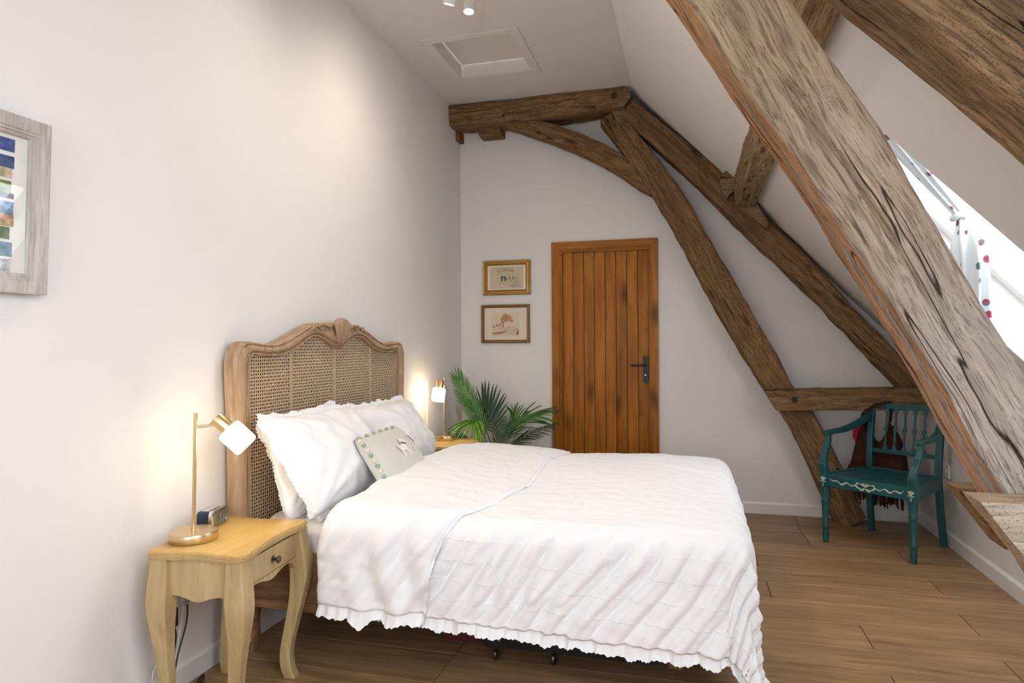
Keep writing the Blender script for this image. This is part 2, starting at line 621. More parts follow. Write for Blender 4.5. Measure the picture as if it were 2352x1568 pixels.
tag(MB().box((-0.12, YR - 0.2, -0.12), (0, D + 0.2, H + 0.5)).build('wall_left', X['wall']), kind='structure', label='plain white plaster wall behind the bed')
DX0, DX1, DZ = 0.845, 1.578, 2.045     # door opening
bw = MB()
bw.box((-0.12, D, 0), (DX0, D + 0.15, H + 0.4)).box((DX1, D, 0), (R + 0.6, D + 0.15, H + 0.4)).box((DX0, D, DZ), (DX1, D + 0.15, H + 0.4))
tag(bw.build('wall_back', X['wall']), kind='structure', label='white end wall with the pine door')
tag(MB().box((R, YR - 0.2, 0), (R + 0.12, D + 0.05, 1.30)).build('wall_right', X['wall']), kind='structure', label='low white knee wall below the roof slope')
rx0, rx1, rz0, rz1 = REARWIN
rw = MB()
rw.box((-0.12, YR - 0.2, 0), (rx0, YR, H + 0.4)).box((rx1, YR - 0.2, 0), (R + 0.6, YR, H + 0.4))
rw.box((rx0, YR - 0.2, 0), (rx1, YR, rz0)).box((rx0, YR - 0.2, rz1), (rx1, YR, H + 0.4))
tag(rw.build('wall_rear', X['wall']), kind='structure', label='white wall behind the camera')
HX0, HX1, HY0, HY1 = 0.283, 0.806, 3.975, 4.552    # hatch hole
cl = MB()
cl.box((-0.1, YR - 0.2, H), (HX0, D + 0.1, H + 0.12)).box((HX1, YR - 0.2, H), (XS + 0.2, D + 0.1, H + 0.12))
cl.box((HX0, YR - 0.2, H), (HX1, HY0, H + 0.12)).box((HX0, HY1, H), (HX1, D + 0.1, H + 0.12))
tag(cl.build('ceiling', X['ceil']), kind='structure', label='flat white ceiling above the bed')


def slope_box(mb, s0, s1, y0, y1, n0=0.0, n1=REVEAL + 0.05):
    vs = [slope_pt(s, y, n) for n in (n0, n1) for s, y in ((s0, y0), (s1, y0), (s1, y1), (s0, y1))]
    mb.add(vs, [(0, 3, 2, 1), (4, 5, 6, 7), (0, 1, 5, 4), (1, 2, 6, 5), (2, 3, 7, 6), (3, 0, 4, 7)])


sl = MB()
SEND = 3.25
ys = [YR - 0.2, ROOFWIN[1][0], ROOFWIN[1][1], ROOFWIN[0][0], ROOFWIN[0][1], D + 0.1]
for i in range(5):
    if i in (1, 3):
        w = ROOFWIN[1] if i == 1 else ROOFWIN[0]
        slope_box(sl, 0, w[2], ys[i], ys[i + 1])
        slope_box(sl, w[3], SEND, ys[i], ys[i + 1])
    else:
        slope_box(sl, 0, SEND, ys[i], ys[i + 1])
tag(sl.build('ceiling_slope', X['wall']), kind='structure', label='white sloping ceiling under the roof')

for _i, (y0, y1, s0, s1) in enumerate(ROOFWIN):
    w = tag(thing('window_%d' % (_i + 1), None, None), kind='structure', label='deep white roof window in the sloping ceiling' if _i == 0 else 'roof window behind the near roof frame')
    f = MB()
    for a in ((s0, s1, y0, y0 + 0.07), (s0, s1, y1 - 0.07, y1), (s0, s0 + 0.07, y0, y1), (s1 - 0.07, s1, y0, y1)):
        slope_box(f, a[0], a[1], a[2], a[3], REVEAL - 0.05, REVEAL + 0.02)
    f.build('window_frame', X['white_plastic'], w)
    p = MB()
    slope_box(p, s0 + 0.06, s1 - 0.06, y0 + 0.06, y1 - 0.06, REVEAL - 0.015, REVEAL - 0.01)
    p.build('pane', X['glass'], w)
w = tag(thing('window_3', None, None), kind='structure', label='rear casement window')
f = MB()
for a in ((rx0, rx0 + 0.06, rz0, rz1), (rx1 - 0.06, rx1, rz0, rz1), (rx0, rx1, rz0, rz0 + 0.06), (rx0, rx1, rz1 - 0.06, rz1), ((rx0 + rx1) / 2 - 0.03, (rx0 + rx1) / 2 + 0.03, rz0, rz1)):
    f.box((a[0], YR - 0.13, a[2]), (a[1], YR - 0.08, a[3]))
f.build('window_frame', X['white_plastic'], w)
MB().box((rx0 + 0.05, YR - 0.11, rz0 + 0.05), (rx1 - 0.05, YR - 0.105, rz1 - 0.05)).build('pane', X['glass'], w)

# skirting boards: back, left, right
SKH = 0.085


def skirt(name, a, b, nrm, label):
    a, b, nrm = Vector(a), Vector(b), Vector(nrm)
    prof = [(0, 0), (0.014, 0), (0.014, SKH - 0.012), (0.006, SKH), (0, SKH)]
    m = MB()
    m.loft([[a + nrm * p + Vector((0, 0, q)) for p, q in prof], [b + nrm * p + Vector((0, 0, q)) for p, q in prof]])
    tag(m.build(name, X['skirt']), kind='structure', label=label)


skirt('baseboard_back', (1.64, D, 0), (R, D, 0), (0, -1, 0), 'white skirting board right of the pine door')
skirt('baseboard_corner', (0, D, 0), (0.78, D, 0), (0, -1, 0), 'white skirting board left of the pine door')
skirt('baseboard_left', (0, YR, 0), (0, D, 0), (1, 0, 0), 'white skirting board behind the bed')
skirt('baseboard_right', (R, YR, 0), (R, D, 0), (-1, 0, 0), 'white skirting board along the low knee wall')

# ------------------------------------------------------------------ door
door = tag(thing('door_1', 'stained pine plank door with a black lever handle', None, ((DX0 + DX1) / 2, D, 0)), kind='structure')
dxc = (DX0 + DX1) / 2
dl, dr = 0.869 - dxc, 1.560 - dxc
nb = 8
bwid = (dr - dl) / nb
MB().box((dl - 0.01, 0.052, 0.012), (dr + 0.01, 0.062, 2.03)).build('backing', X['groove'], door)
bmsh = MB().box((-bwid / 2 + 0.0018, 0.02, 0), (bwid / 2 - 0.0018, 0.052, 2.015), 0.004).mesh('board')
for i in range(nb):
    link('board', bmsh, X['pine'], door, 40, loc=(dl + bwid * (i + 0.5), 0, 0.012))
ol, orr, ot = 0.785 - dxc, 1.632 - dxc, 2.11


def architrave(sgn):
    xo = ol if sgn < 0 else orr
    xi = dl + 0.0 if sgn < 0 else dr
    m = MB()
    # mitred upright with a stepped inner moulding
    for (a, b, y0, y1) in ((0.0, 0.70, -0.022, 0.02), (0.66, 0.86, -0.012, 0.03), (0.84, 1.0, -0.002, 0.05)):
        xa, xb = xo + (xi - xo) * a, xo + (xi - xo) * b
        za, zb = ot - (ot - 2.027) * a, ot - (ot - 2.027) * b
        m.add([(xa, y0, 0), (xb, y0, 0), (xb, y0, zb), (xa, y0, za), (xa, y1, 0), (xb, y1, 0), (xb, y1, zb), (xa, y1, za)],
              [(0, 1, 2, 3), (4, 7, 6, 5), (0, 4, 5, 1), (1, 5, 6, 2), (2, 6, 7, 3), (3, 7, 4, 0)])
    m.build('door_jamb', X['pine'], door, bevel=0.002)


architrave(-1)
architrave(1)
m = MB()
for (a, b, y0, y1) in ((0.0, 0.70, -0.0215, 0.02), (0.66, 0.86, -0.0115, 0.03), (0.84, 1.0, -0.0015, 0.05)):
    xa, xb = ol + (dl - ol) * a, ol + (dl - ol) * b
    xc, xd = orr + (dr - orr) * a, orr + (dr - orr) * b
    za, zb = ot - (ot - 2.027) * a, ot - (ot - 2.027) * b
    m.add([(xb, y0, zb), (xd, y0, zb), (xc, y0, za), (xa, y0, za), (xb, y1, zb), (xd, y1, zb), (xc, y1, za), (xa, y1, za)],
          [(0, 1, 2, 3), (4, 7, 6, 5), (0, 4, 5, 1), (1, 5, 6, 2), (2, 6, 7, 3), (3, 7, 4, 0)])
m.build('door_head', X['pine_x'], door, bevel=0.002)
hx = 1.531 - dxc
m = MB()
pl = []
for k in range(24):
    a = 2 * math.pi * k / 24
    pl.append((hx + 0.021 * math.cos(a), 1.079 + 0.021 * math.sin(a) + (0.087 if math.sin(a) > 0 else -0.087)))
m.prism(pl, lambda a, b: (a, 0.02, b), lambda a, b: (a, 0.008, b))
hp = m.build('handle_plate', X['black'], door, 40)
m = MB().tube([(hx, 0.01, 1.113), (hx, -0.045, 1.113)], 0.0085, 12)
m.tube([(hx + 0.008, -0.04, 1.113), (hx - 0.11, -0.04, 1.113)], 0.0085, 12)
m.build('lever', X['black'], hp, 40)
MB().lathe([(0.0, 0), (0.005, 0), (0.005, 0.002), (0.0, 0.002)], 12, Matrix.Translation((hx - 0.002, 0.008, 1.035)) @ Matrix.Rotation(math.pi / 2, 4, 'X')).build('keyhole', X['chrome'], hp)

# ------------------------------------------------------------------ ceiling hatch and spotlights
ht = thing('ceiling_hatch', 'white framed loft hatch set into the flat ceiling', 'hatch', ((HX0 + HX1) / 2, (HY0 + HY1) / 2, H))
hw, hl = (HX1 - HX0) / 2, (HY1 - HY0) / 2
m = MB()
for a, b in (((-hw - 0.055, -hl - 0.06), (hw + 0.06, -hl)), ((-hw - 0.055, hl), (hw + 0.06, hl + 0.045)), ((-hw - 0.055, -hl), (-hw, hl)), ((hw, -hl), (hw + 0.06, hl))):
    m.box((a[0], a[1], -0.007), (b[0], b[1], 0.0))
m.build('trim', X['ceil'], ht, bevel=0.002)
m = MB()
m.box((-hw, -hl, 0), (-hw + 0.006, hl, 0.1)).box((hw - 0.006, -hl, 0), (hw, hl, 0.1)).box((-hw, -hl, 0), (hw, -hl + 0.006, 0.1)).box((-hw, hl - 0.006, 0), (hw, hl, 0.1))
m.build('lining', X['ceil'], ht)
t = NT('aged_hatch_paint')
t.set(Roughness=0.85)
vv = t.coords()
fac = t.math('MULTIPLY', t.ramp(t.noise(vv, 14, 5, 0.7), [(0.60, 0.0), (0.68, 1.0)]), t.ramp(t.noise(vv, 3.3, 2), [(0.5, 0.0), (0.6, 0.55)]))
t.color(t.mix(fac, (0.76, 0.72, 0.69), (0.28, 0.22, 0.18)))
MB().box((-hw + 0.01, -hl + 0.01, 0.085), (hw - 0.01, hl - 0.01, 0.098)).build('hatch_panel', t.m, ht)

sp = thing('ceiling_spotlight', 'white ceiling spotlight with two seen and two added glowing tubes above the bed', 'spotlight', (0.66, 3.36, H))
MB().box((0.03, -0.85, -0.028), (0.10, 0.10, 0.0), 0.006).build('ceiling_plate', X['white_plastic'], sp, 40)
for i, (pos, d) in enumerate((((0.02, -0.13, -0.175), Vector((-0.30, 0.25, -0.9))), ((0.095, -0.03, -0.175), Vector((0.02, -0.12, -1.0))),
                               ((0.06, -0.55, -0.175), Vector((0.5, -0.2, -0.85))), ((0.06, -0.75, -0.175), Vector((-0.1, -0.5, -0.85))))):  # last two tubes are unseen, added for more warm light
    d = d.normalized()
    e = Vector(pos)
    b = e - d * 0.14
    q = d.to_track_quat('Z', 'Y').to_matrix().to_4x4()
    tb = MB().lathe([(0.0, -0.14), (0.0285, -0.14), (0.03, -0.137), (0.03, 0.0), (0.0265, 0.0), (0.0265, -0.006), (0.0, -0.006)], 28, Matrix.Translation(e) @ q).build('spot_tube', X['white_plastic'], sp, 40)
    MB().lathe([(0, 0), (0.026, 0), (0.026, 0.0015), (0, 0.0015)], 24, Matrix.Translation(e - d * 0.004) @ q).build('lens', X['spot_face'], tb)
    MB().tube([b + d * 0.02, (0.065, b.y, -0.02)], 0.008, 10).build('stem', X['white_plastic'], tb, 40)
    l = bpy.data.lights.new('spot_beam', 'SPOT')
    l.energy = 8
    l.color = (1.0, 0.86, 0.70)
    l.spot_size = math.radians(172)
    l.spot_blend = 1.0
    l.shadow_soft_size = 0.04
    lo = bpy.data.objects.new('spot_beam', l)
    lo.parent = tb
    lo.matrix_world = Matrix.Translation((0, 0, 0))
    lo.location = e + d * 0.01
    lo.rotation_euler = (-d).to_track_quat('Z', 'Y').to_euler()
    COL.objects.link(lo)

# ------------------------------------------------------------------ old roof timbers


def timber(name, st, y0, y1, mat, label, cat='beam', seed=0, amp=0.008, wave=0.0, cut0=0.0, cut1=0.0, point1=0.0, arris=0.018,
           cracks=2, step=0.03, nside=9, parent=None, axis='xz'):
    """st: stations (x, z, perpendicular width) in a plane of constant y (or (y, z, w) when axis='yz').
    Local frame: X along the chord, Y = depth, Z across."""
    pts = catmull([(a, b, c) for a, b, c in st], 8)
    P2 = [Vector((p[0], p[1])) for p in pts]
    Wd = [p[2] for p in pts]
    o0, d0 = P2[0], (P2[-1] - P2[0])
    L = d0.length
    ax = d0 / L
    az = Vector((-ax.y, ax.x))
    loc = [((p - o0).dot(ax), (p - o0).dot(az)) for p in P2]
    # resample by local x
    n = max(6, int(L / step))
    hy = (y1 - y0) / 2
    rnd = random.Random(seed)
    crk = [(rnd.uniform(0, 1), rnd.uniform(0.15, 0.85), rnd.uniform(-0.7, 0.7)) for _ in range(cracks)]
    rings = []
    # rounded-rectangle parameter loop
    base = []
    for side in range(4):
        for k in range(nside):
            u = -1 + 2 * k / nside
            base.append(((u, -1), (1, u), (-u, 1), (-1, -u))[side])   # (z-ish, y-ish)
    for i in range(n + 1):
        xl = L * i / n
        j = 0
        while j < len(loc) - 2 and loc[j + 1][0] < xl:
            j += 1
        f = (xl - loc[j][0]) / max(1e-6, loc[j + 1][0] - loc[j][0])
        f = max(0, min(1, f))
        zc = loc[j][1] + (loc[j + 1][1] - loc[j][1]) * f
        w = Wd[j] + (Wd[j + 1] - Wd[j]) * f
        ring = []
        for (uz, uy) in base:
            hz = w / 2
            z, y = uz * hz, uy * hy
            # round the arrises unevenly
            rr = arris * (0.6 + 0.8 * noise.noise(Vector((xl * 1.7 + seed * 3.1, uz * 2, uy * 2 + seed))) ** 2 * 2)
            cz, cy = hz - rr, hy - rr
            if abs(z) > cz and abs(y) > cy:
                dz, dy = abs(z) - cz, abs(y) - cy
                dd = math.hypot(dz, dy)
                if dd > 1e-6:
                    m_ = max(dz, dy)
                    k_ = m_ / dd
                    z = math.copysign(cz + dz * k_, z)
                    y = math.copysign(cy + dy * k_, y)
            nv = noise.noise(Vector((xl * 2.3 + seed * 7.7, z * 9, y * 9 + seed))) + 0.5 * noise.noise(Vector((xl * 7 + seed, z * 26, y * 26)))
            nf = noise.noise(Vector((xl * 5 + seed * 2.0, z * 90, y * 90))) + 0.9 * noise.noise(Vector((xl * 17 + seed, z * 22, y * 22)))
            d = amp * nv + amp * 0.3 * nf
            # checks on the face towards the room
            if uy < -0.99 or uz < -0.99:
                for (c0, c1, off) in crk:
                    q = (uz if uy < -0.99 else uy) - off - 0.25 * noise.noise(Vector((xl * 1.3 + c0 * 9, seed, c1)))
                    g = max(0, noise.noise(Vector((xl * 0.9 + c0 * 20, seed * 1.3, 4))) + 0.35)
                    if abs(q) < 0.11:
                        d -= 0.011 * min(1, g * 2)
            nrm = Vector((z / hz if abs(uz) > 0.98 else 0, y / hy if abs(uy) > 0.98 else 0))
            if nrm.length > 0:
                nrm.normalize()
            z += nrm.x * d
            y += nrm.y * d
            t = i / n
            xx = xl
            e0 = max(0, 1 - xl / 0.35)
            e1 = max(0, 1 - (L - xl) / 0.35)
            xx += cut0 * z * e0 + cut1 * z * e1 - point1 * abs(z) * e1
            wv = wave * noise.noise(Vector((xl * 1.1 + seed * 5, 0.3, 0.7)))
            ring.append((xx, y, zc + z + wv))
        rings.append(ring)
    m = MB().loft(rings)
    o = m.build(name, mat, parent, 50)
    yc = (y0 + y1) / 2
    if axis == 'xz':
        o.matrix_world = frame_mat(Vector((o0.x, yc, o0.y)), Vector((ax.x, 0, ax.y)), Vector((0, 1, 0)), Vector((az.x, 0, az.y)))
        if (ax.x * az.y - ax.y * az.x) < 0:
            pass
    if label:
        tag(o, label, cat)
    return o


def fixmat(o0, yc, ax, az):
    pass


# X x Y must equal Z for a right-handed frame: (ax,0) x (0,1,0) = (-ax.z, 0, ax.x) = az  -> consistent with az above

# --- near roof frame (truss) : leg, rafter, paired ties
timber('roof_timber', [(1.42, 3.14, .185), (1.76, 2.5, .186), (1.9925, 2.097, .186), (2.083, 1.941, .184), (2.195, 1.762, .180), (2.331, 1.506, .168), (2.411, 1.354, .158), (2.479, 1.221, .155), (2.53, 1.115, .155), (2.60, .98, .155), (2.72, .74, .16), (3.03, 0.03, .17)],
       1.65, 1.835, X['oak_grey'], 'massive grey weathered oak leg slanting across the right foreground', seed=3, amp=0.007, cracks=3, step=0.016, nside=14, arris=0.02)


def on_slope(s, off):
    p = slope_pt(s, 0, -off)
    return p.x, p.z


def slope_st(ss, offs, ws):
    return [(on_slope(s, o)[0], on_slope(s, o)[1], w) for s, o, w in zip(ss, offs, ws)]


timber('roof_timber', slope_st([0.05, 0.6, 1.0, 1.5, 2.0, 2.5, 2.86], [.16, .155, .15, .15, .148, .15, .15], [.12, .115, .11, .11, .115, .12, .12]), 1.60, 1.815, X['oak_mid'],
       'thick worm-eaten rafter running along the slope at the upper right', seed=11, amp=0.008, cracks=2, step=0.018, nside=12, arris=0.03)
timber('roof_timber', slope_st([0.05, 0.6, 1.0, 1.5, 2.0, 2.5, 2.86], [.045, .045, .045, .045, .045, .045, .045], [.085, .085, .085, .09, .085, .085, .085]), 1.69, 1.83, X['oak_mid'],
       'dark upper rafter above the worm-eaten one at the top right corner', seed=12, amp=0.007, cracks=1, step=0.025, arris=0.012)
timber('roof_timber', [(2.50, .885, .155), (2.9, .885, .155), (3.44, .885, .155)], 1.55, 1.645, X['oak_silver'],
       'grey tie timber clamped to the front of the near oak leg', seed=21, amp=0.006, cut0=-0.72, cracks=1, step=0.02, nside=12, arris=0.008)
timber('roof_timber', [(2.55, .862, .145), (2.9, .862, .145), (3.44, .862, .145)], 1.84, 1.93, X['oak_brown'],
       'brown tie timber clamped behind the near oak leg', seed=22, amp=0.005, cut0=-0.72, cracks=0, step=0.02, arris=0.006)
timber('roof_timber', [(0.0, 3.12, .17), (0.7, 3.125, .18), (1.52, 3.13, .17)], 1.62, 1.80, X['oak_brown'],
       'collar timber of the near roof frame above the view', seed=23, amp=0.006, step=0.04)

# --- far roof frame against the end wall
leg = timber('roof_timber', [(1.284, 3.045, .165), (1.49, 2.74, .18), (1.69, 2.438, .19), (1.93, 2.0, .20), (2.164, 1.562, .21), (2.33, 1.25, .2), (2.485, .96, .18), (2.665, .67, .19), (2.96, .01, .2)],
             5.10, 5.27, X['oak_brown'], 'long bent brown leg timber leaning right of the pine door', seed=31, amp=0.014, wave=0.02, cracks=2, step=0.02, arris=0.025)
timber('roof_timber', [(1.40, 3.11, .15), (1.72, 2.80, .17), (2.05, 2.46, .195), (2.38, 2.10, .18), (2.71, 1.736, .165), (3.0, 1.40, .15), (3.285, 1.07, .14), (3.42, .92, .14)],
       5.11, 5.29, X['oak_brown'], 'brown rafter of the far roof frame lying along the slope', seed=32, amp=0.014, wave=0.015, cracks=2, step=0.02, arris=0.03)
timber('roof_timber', [(0.0, 3.133, .165), (0.5, 3.128, .17), (1.0, 3.133, .165), (1.46, 3.142, .15)], 5.04, 5.27, X['oak_brown'],
       'horizontal brown collar beam across the top of the end wall', seed=33, amp=0.014, wave=0.008, point1=0.75, cracks=1, step=0.02, arris=0.02)
timber('roof_timber', [(0.47, 3.045, .04), (0.62, 3.02, .10), (0.82, 2.955, .125), (1.03, 2.865, .135), (1.20, 2.765, .14), (1.36, 2.655, .13), (1.50, 2.525, .10), (1.60, 2.43, .04)],
       5.11, 5.25, X['oak_brown'], 'short curved brown brace between collar beam and leg', seed=34, amp=0.014, cracks=1, step=0.015, arris=0.02)
tie = timber('roof_timber', [(2.415, .882, .15), (2.9, .892, .15), (3.443, .905, .15)], 5.00, 5.095, X['oak_brown'],
             'horizontal brown tie timber crossing the far leg behind the teal chair', seed=35, amp=0.005, cut0=-0.55, cracks=1, step=0.02, arris=0.012)
# pegs
MB().lathe([(0, 0), (0.022, 0), (0.02, 0.012), (0.008, 0.016), (0, 0.016)], 12, Matrix.Rotation(math.pi / 2, 4, 'X')).build('peg', X['dark_gap'], tie, 40, loc=(0.16, -0.046, 0.0))
for (px, pz, pr, lb) in ((1.33, 3.155, .028, 'large dark peg in the pointed end of the collar beam'), (0.46, 3.09, .010, 'small dark peg in the middle of the collar beam'), (1.175, 3.085, .012, 'small dark peg near the pointed end of the collar beam')):
    tag(MB().lathe([(0, 0), (pr, 0), (pr * 0.9, 0.012), (0, 0.014)], 8, Matrix.Translation((px, 5.042, pz)) @ Matrix.Rotation(math.pi / 2, 4, 'X')).build('timber_peg', X['dark_gap'], None, 40), lb, 'peg')
tag(MB().box((0.21, 5.16, 2.985), (0.40, 5.319, 3.055), 0.02).build('timber_stub', X['oak_brown'], None, 60), 'small brown timber stub poking out of the end wall below the collar beam', 'beam')
tag(MB().box((0.0, 5.2, 2.98), (0.035, 5.319, 3.06), 0.006).build('timber_stub', X['oak_brown'], None, 60), 'tiny splintered wood end in the corner below the collar beam', 'beam')

# purlin along y under the slope
pur = MB()
rings = []
pn = 90
for i in range(pn + 1):
    f = i / pn
    y = 1.83 + (4.97 - 1.83) * f
    w = 0.018 * noise.noise(Vector((y * 1.6, 2, 0)))
    g = 0.02 * noise.noise(Vector((y * 3.1, 5, 1)))
    sag = 0.045 * sm(0.45, 1.0, f)
    A = Vector((2.205 + w - 0.03 * f, 0, H - M * (2.205 + w - 0.03 * f - XS) + 0.03))
    Bc = Vector((2.225 + w - 0.035 * f, 0, 2.285 + g - sag))
    Cc = Vector((2.325 + w * 0.5, 0, H - M * (2.325 + w * .5 - XS) + 0.03))
    C2 = Vector((2.315 + w * 0.5, 0, 2.262 + 0.3 * g - sag * 0.3))
    loop = []
    for (p, q) in ((A, Bc), (Bc, C2), (C2, Cc)):
        for k in range(7):
            u = k / 7
            pt = p.lerp(q, u)
            d = 0.012 * noise.noise(Vector((y * 4.5, pt.x * 18, pt.z * 18))) + 0.006 * noise.noise(Vector((y * 13, pt.x * 50, pt.z * 50)))
            pt = pt + Vector((-0.6, 0, -0.8)) * d
            loop.append((y, -pt.x, pt.z))
    loop.append((y, -Cc.x, Cc.z + 0.05))
    loop.append((y, -A.x, A.z + 0.05))
    rings.append(loop)
pur.loft(rings)
po = pur.build('roof_timber', X['oak_mid'], None, 50)
po.rotation_euler = (0, 0, math.pi / 2)
tag(po, 'gnarled purlin running under the slope between the two roof frames', 'beam')


def block(label, pts2, y0, y1, mat):
    m = MB().prism(pts2, lambda a, b: (a, y0, b), lambda a, b: (a, y1, b))
    o = m.build('timber_block', mat, None, None, bevel=0.006)
    tag(o, label, 'block')


block('small angular oak block left of the purlin end', [(2.085, 2.47), (2.10, 2.37), (2.135, 2.325), (2.21, 2.40), (2.215, 2.46), (2.14, 2.53)], 4.98, 5.16, X['oak_mid'])
block('split wedge of oak right of the purlin end', [(2.20, 2.275), (2.26, 2.36), (2.32, 2.315), (2.41, 2.14), (2.405, 2.09)], 5.0, 5.18, X['oak_mid'])

# ------------------------------------------------------------------ bed
YC = 3.145
bed = thing('bed', 'limed wood bed with a carved cane headboard against the left wall', 'bed', (0, YC, 0))
HWD = 0.825
half_out = [(0.0, 1.405), (0.08, 1.405), (0.15, 1.400), (0.24, 1.393), (0.32, 1.368), (0.40, 1.338), (0.49, 1.308), (0.57, 1.294), (0.66, 1.299), (0.735, 1.307), (0.785, 1.295), (0.815, 1.262), (0.828, 1.215), (0.826, 1.12), (0.818, 1.0), (0.812, 0.8), (0.81, 0.5), (0.81, 0.20)]
half_in = [(0.0, 1.276), (0.05, 1.282), (0.115, 1.312), (0.18, 1.333), (0.235, 1.337), (0.29, 1.323), (0.37, 1.286), (0.47, 1.256), (0.57, 1.247), (0.655, 1.252), (0.70, 1.256), (0.725, 1.245), (0.738, 1.215), (0.742, 1.12), (0.738, 1.0), (0.735, 0.8), (0.735, 0.5), (0.735, 0.40)]
po_ = catmull([(a, b, 0) for a, b in half_out], 5)
pi_ = catmull([(a, b, 0) for a, b in half_in], 5)
# section through the moulded frame, from outer edge (f=0) to inner edge (f=1): (f, depth x)
sect = [(0.0, 0.03), (0.0, 0.072), (0.06, 0.084), (0.16, 0.088), (0.24, 0.08), (0.30, 0.084), (0.55, 0.092), (0.74, 0.088), (0.80, 0.078), (0.88, 0.084), (0.95, 0.08), (1.0, 0.068), (1.0, 0.03)]
m = MB()
for sgn in (-1, 1):
    rings = []
    for a, b in zip(po_, pi_):
        rings.append([(dx, sgn * (a.x + (b.x - a.x) * f), a.y + (b.y - a.y) * f) for f, dx in sect])
    m.loft(rings)
hb = m.build('headboard_frame', X['bed'], bed, 50)
# lower rail of the headboard
MB().box((0.03, -0.74, 0.33), (0.075, 0.74, 0.43), 0.004).build('headboard_rail', X['bed'], bed)
# carved crest, leaves and scrolls
m = MB()
for k in range(9):
    u = (k - 4) / 4
    yb_, zb_ = u * 0.02, 1.30
    yt_, zt_ = u * 0.068, 1.428 - 0.022 * u * u
    path = catmull([(0.09, yb_, zb_), (0.104, u * 0.045, 1.36), (0.108, yt_, zt_ - 0.012), (0.094, yt_ * 1.1, zt_)], 5)
    m.tube(path, [0.004 + 0.010 * math.sin(math.pi * min(1, i / len(path) + 0.15)) for i in range(len(path))], 8)
for sgn in (-1, 1):
    for (cy, cz, r0, turns) in ((0.185, 1.377, 0.022, 1.4), (0.245, 1.372, 0.016, 1.2), (0.045, 1.318, 0.015, 1.2)):
        path = [(0.092, sgn * (cy + r0 * (1 - q / 22) * math.cos(q * turns * 2 * math.pi / 22)), cz + r0 * (1 - q / 22) * math.sin(q * turns * 2 * math.pi / 22)) for q in range(20)]
        m.tube(path, 0.0045, 6)
    m.tube(catmull([(0.092, sgn * 0.09, 1.375), (0.095, sgn * 0.14, 1.392), (0.093, sgn * 0.21, 1.388), (0.09, sgn * 0.30, 1.355)], 5), 0.005, 6)
m.tube([(0.09, 0, 1.40), (0.1, 0, 1.35), (0.092, 0, 1.29)], [0.006, 0.006, 0.002], 6)
m.build('carved_crest', X['bed'], bed, 60)
# bead along the inner edge
m = MB()
for sgn in (-1, 1):
    m.tube([(0.082, sgn * (b.x - 0.001), b.y - 0.001) for b in pi_], 0.0045, 6)
m.build('bead_moulding', X['bed'], bed, 60)


def inner_z(y):
    y = abs(y)
    best = 1.25
    for a, b in zip(pi_[:-1], pi_[1:]):
        if a.x <= y <= b.x and b.x > a.x:
            return a.y + (b.y - a.y) * (y - a.x) / (b.x - a.x)
    return best


# cane weave: every cell is a ring of strands around an open hole
m = MB()
p = 0.0150
ny = int(0.742 / p) + 1
cells = 0
for i in range(-ny, ny):
    yc_ = (i + 0.5) * p
    if abs(yc_) > 0.745:
        continue
    top = inner_z(yc_) + 0.006
    plain_ = any(abs(yc_ - q) < 0.011 for q in (0.0, -0.40, 0.40))
    j = 0
    z = 0.42
    while z + p < top + p:
        r = 0.0 if plain_ else 0.0046
        x0 = 0.057 + 0.0012 * ((i + j) % 2)
        a = [(x0, yc_ - p / 2, z), (x0, yc_ + p / 2, z), (x0, yc_ + p / 2, z + p), (x0, yc_ - p / 2, z + p)]
        if r == 0.0:
            m.add(a, [(0, 1, 2, 3)])
        else:
            cy, cz = yc_, z + p / 2
            b = [(x0 - 0.002, cy + r * math.cos(math.pi / 8 + q * math.pi / 4), cz + r * math.sin(math.pi / 8 + q * math.pi / 4)) for q in range(8)]
            # outer corners to octagon
            m.add(a + b, [(0, 1, 4 + 6, 4 + 5), (1, 2, 4 + 0, 4 + 7), (2, 3, 4 + 2, 4 + 1), (3, 0, 4 + 4, 4 + 3),
                          (1, 4 + 7, 4 + 6), (2, 4 + 1, 4 + 0), (3, 4 + 3, 4 + 2), (0, 4 + 5, 4 + 4)])
        z += p
        j += 1
me = bpy.data.meshes.new('cane_panel')
me.from_pydata(m.v, [], m.f)
cp = link('cane_panel', me, X['cane'], bed)
m = MB()
for q in (0.0, -0.40, 0.40):
    for d_ in (-0.009, -0.003, 0.003, 0.009):
        m.tube([(0.0595, q + d_, 0.42), (0.0595, q + d_, inner_z(q + d_))], 0.0016, 5)
m.build('cane_seam', X['cane'], bed)
# backing seen through the holes
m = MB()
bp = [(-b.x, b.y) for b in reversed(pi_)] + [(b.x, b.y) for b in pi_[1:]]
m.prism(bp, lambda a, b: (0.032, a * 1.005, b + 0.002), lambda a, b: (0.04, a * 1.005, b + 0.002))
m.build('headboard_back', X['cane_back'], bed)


def cabriole(mb, base, dirv, zs, offs, sizes, n=5):
    """square leg swept down an S-curve, bulging along dirv"""
    pts = catmull([(z, o, s) for z, o, s in zip(zs, offs, sizes)], n)
    d = Vector((dirv[0], dirv[1], 0))
    rings = []
    for q in pts:
        c = Vector((base[0], base[1], 0)) + d * q.y
        h = q.z / 2
        ch = h * 0.22
        rings.append([(c.x + a * h + sa * -0, c.y + b * h, q.x) for a, b, sa in
                      ((-1 + .2, -1, 0), (1 - .2, -1, 0), (1, -1 + .2, 0), (1, 1 - .2, 0), (1 - .2, 1, 0), (-1 + .2, 1, 0), (-1, 1 - .2, 0), (-1, -1 + .2, 0))])
    mb.loft(rings)


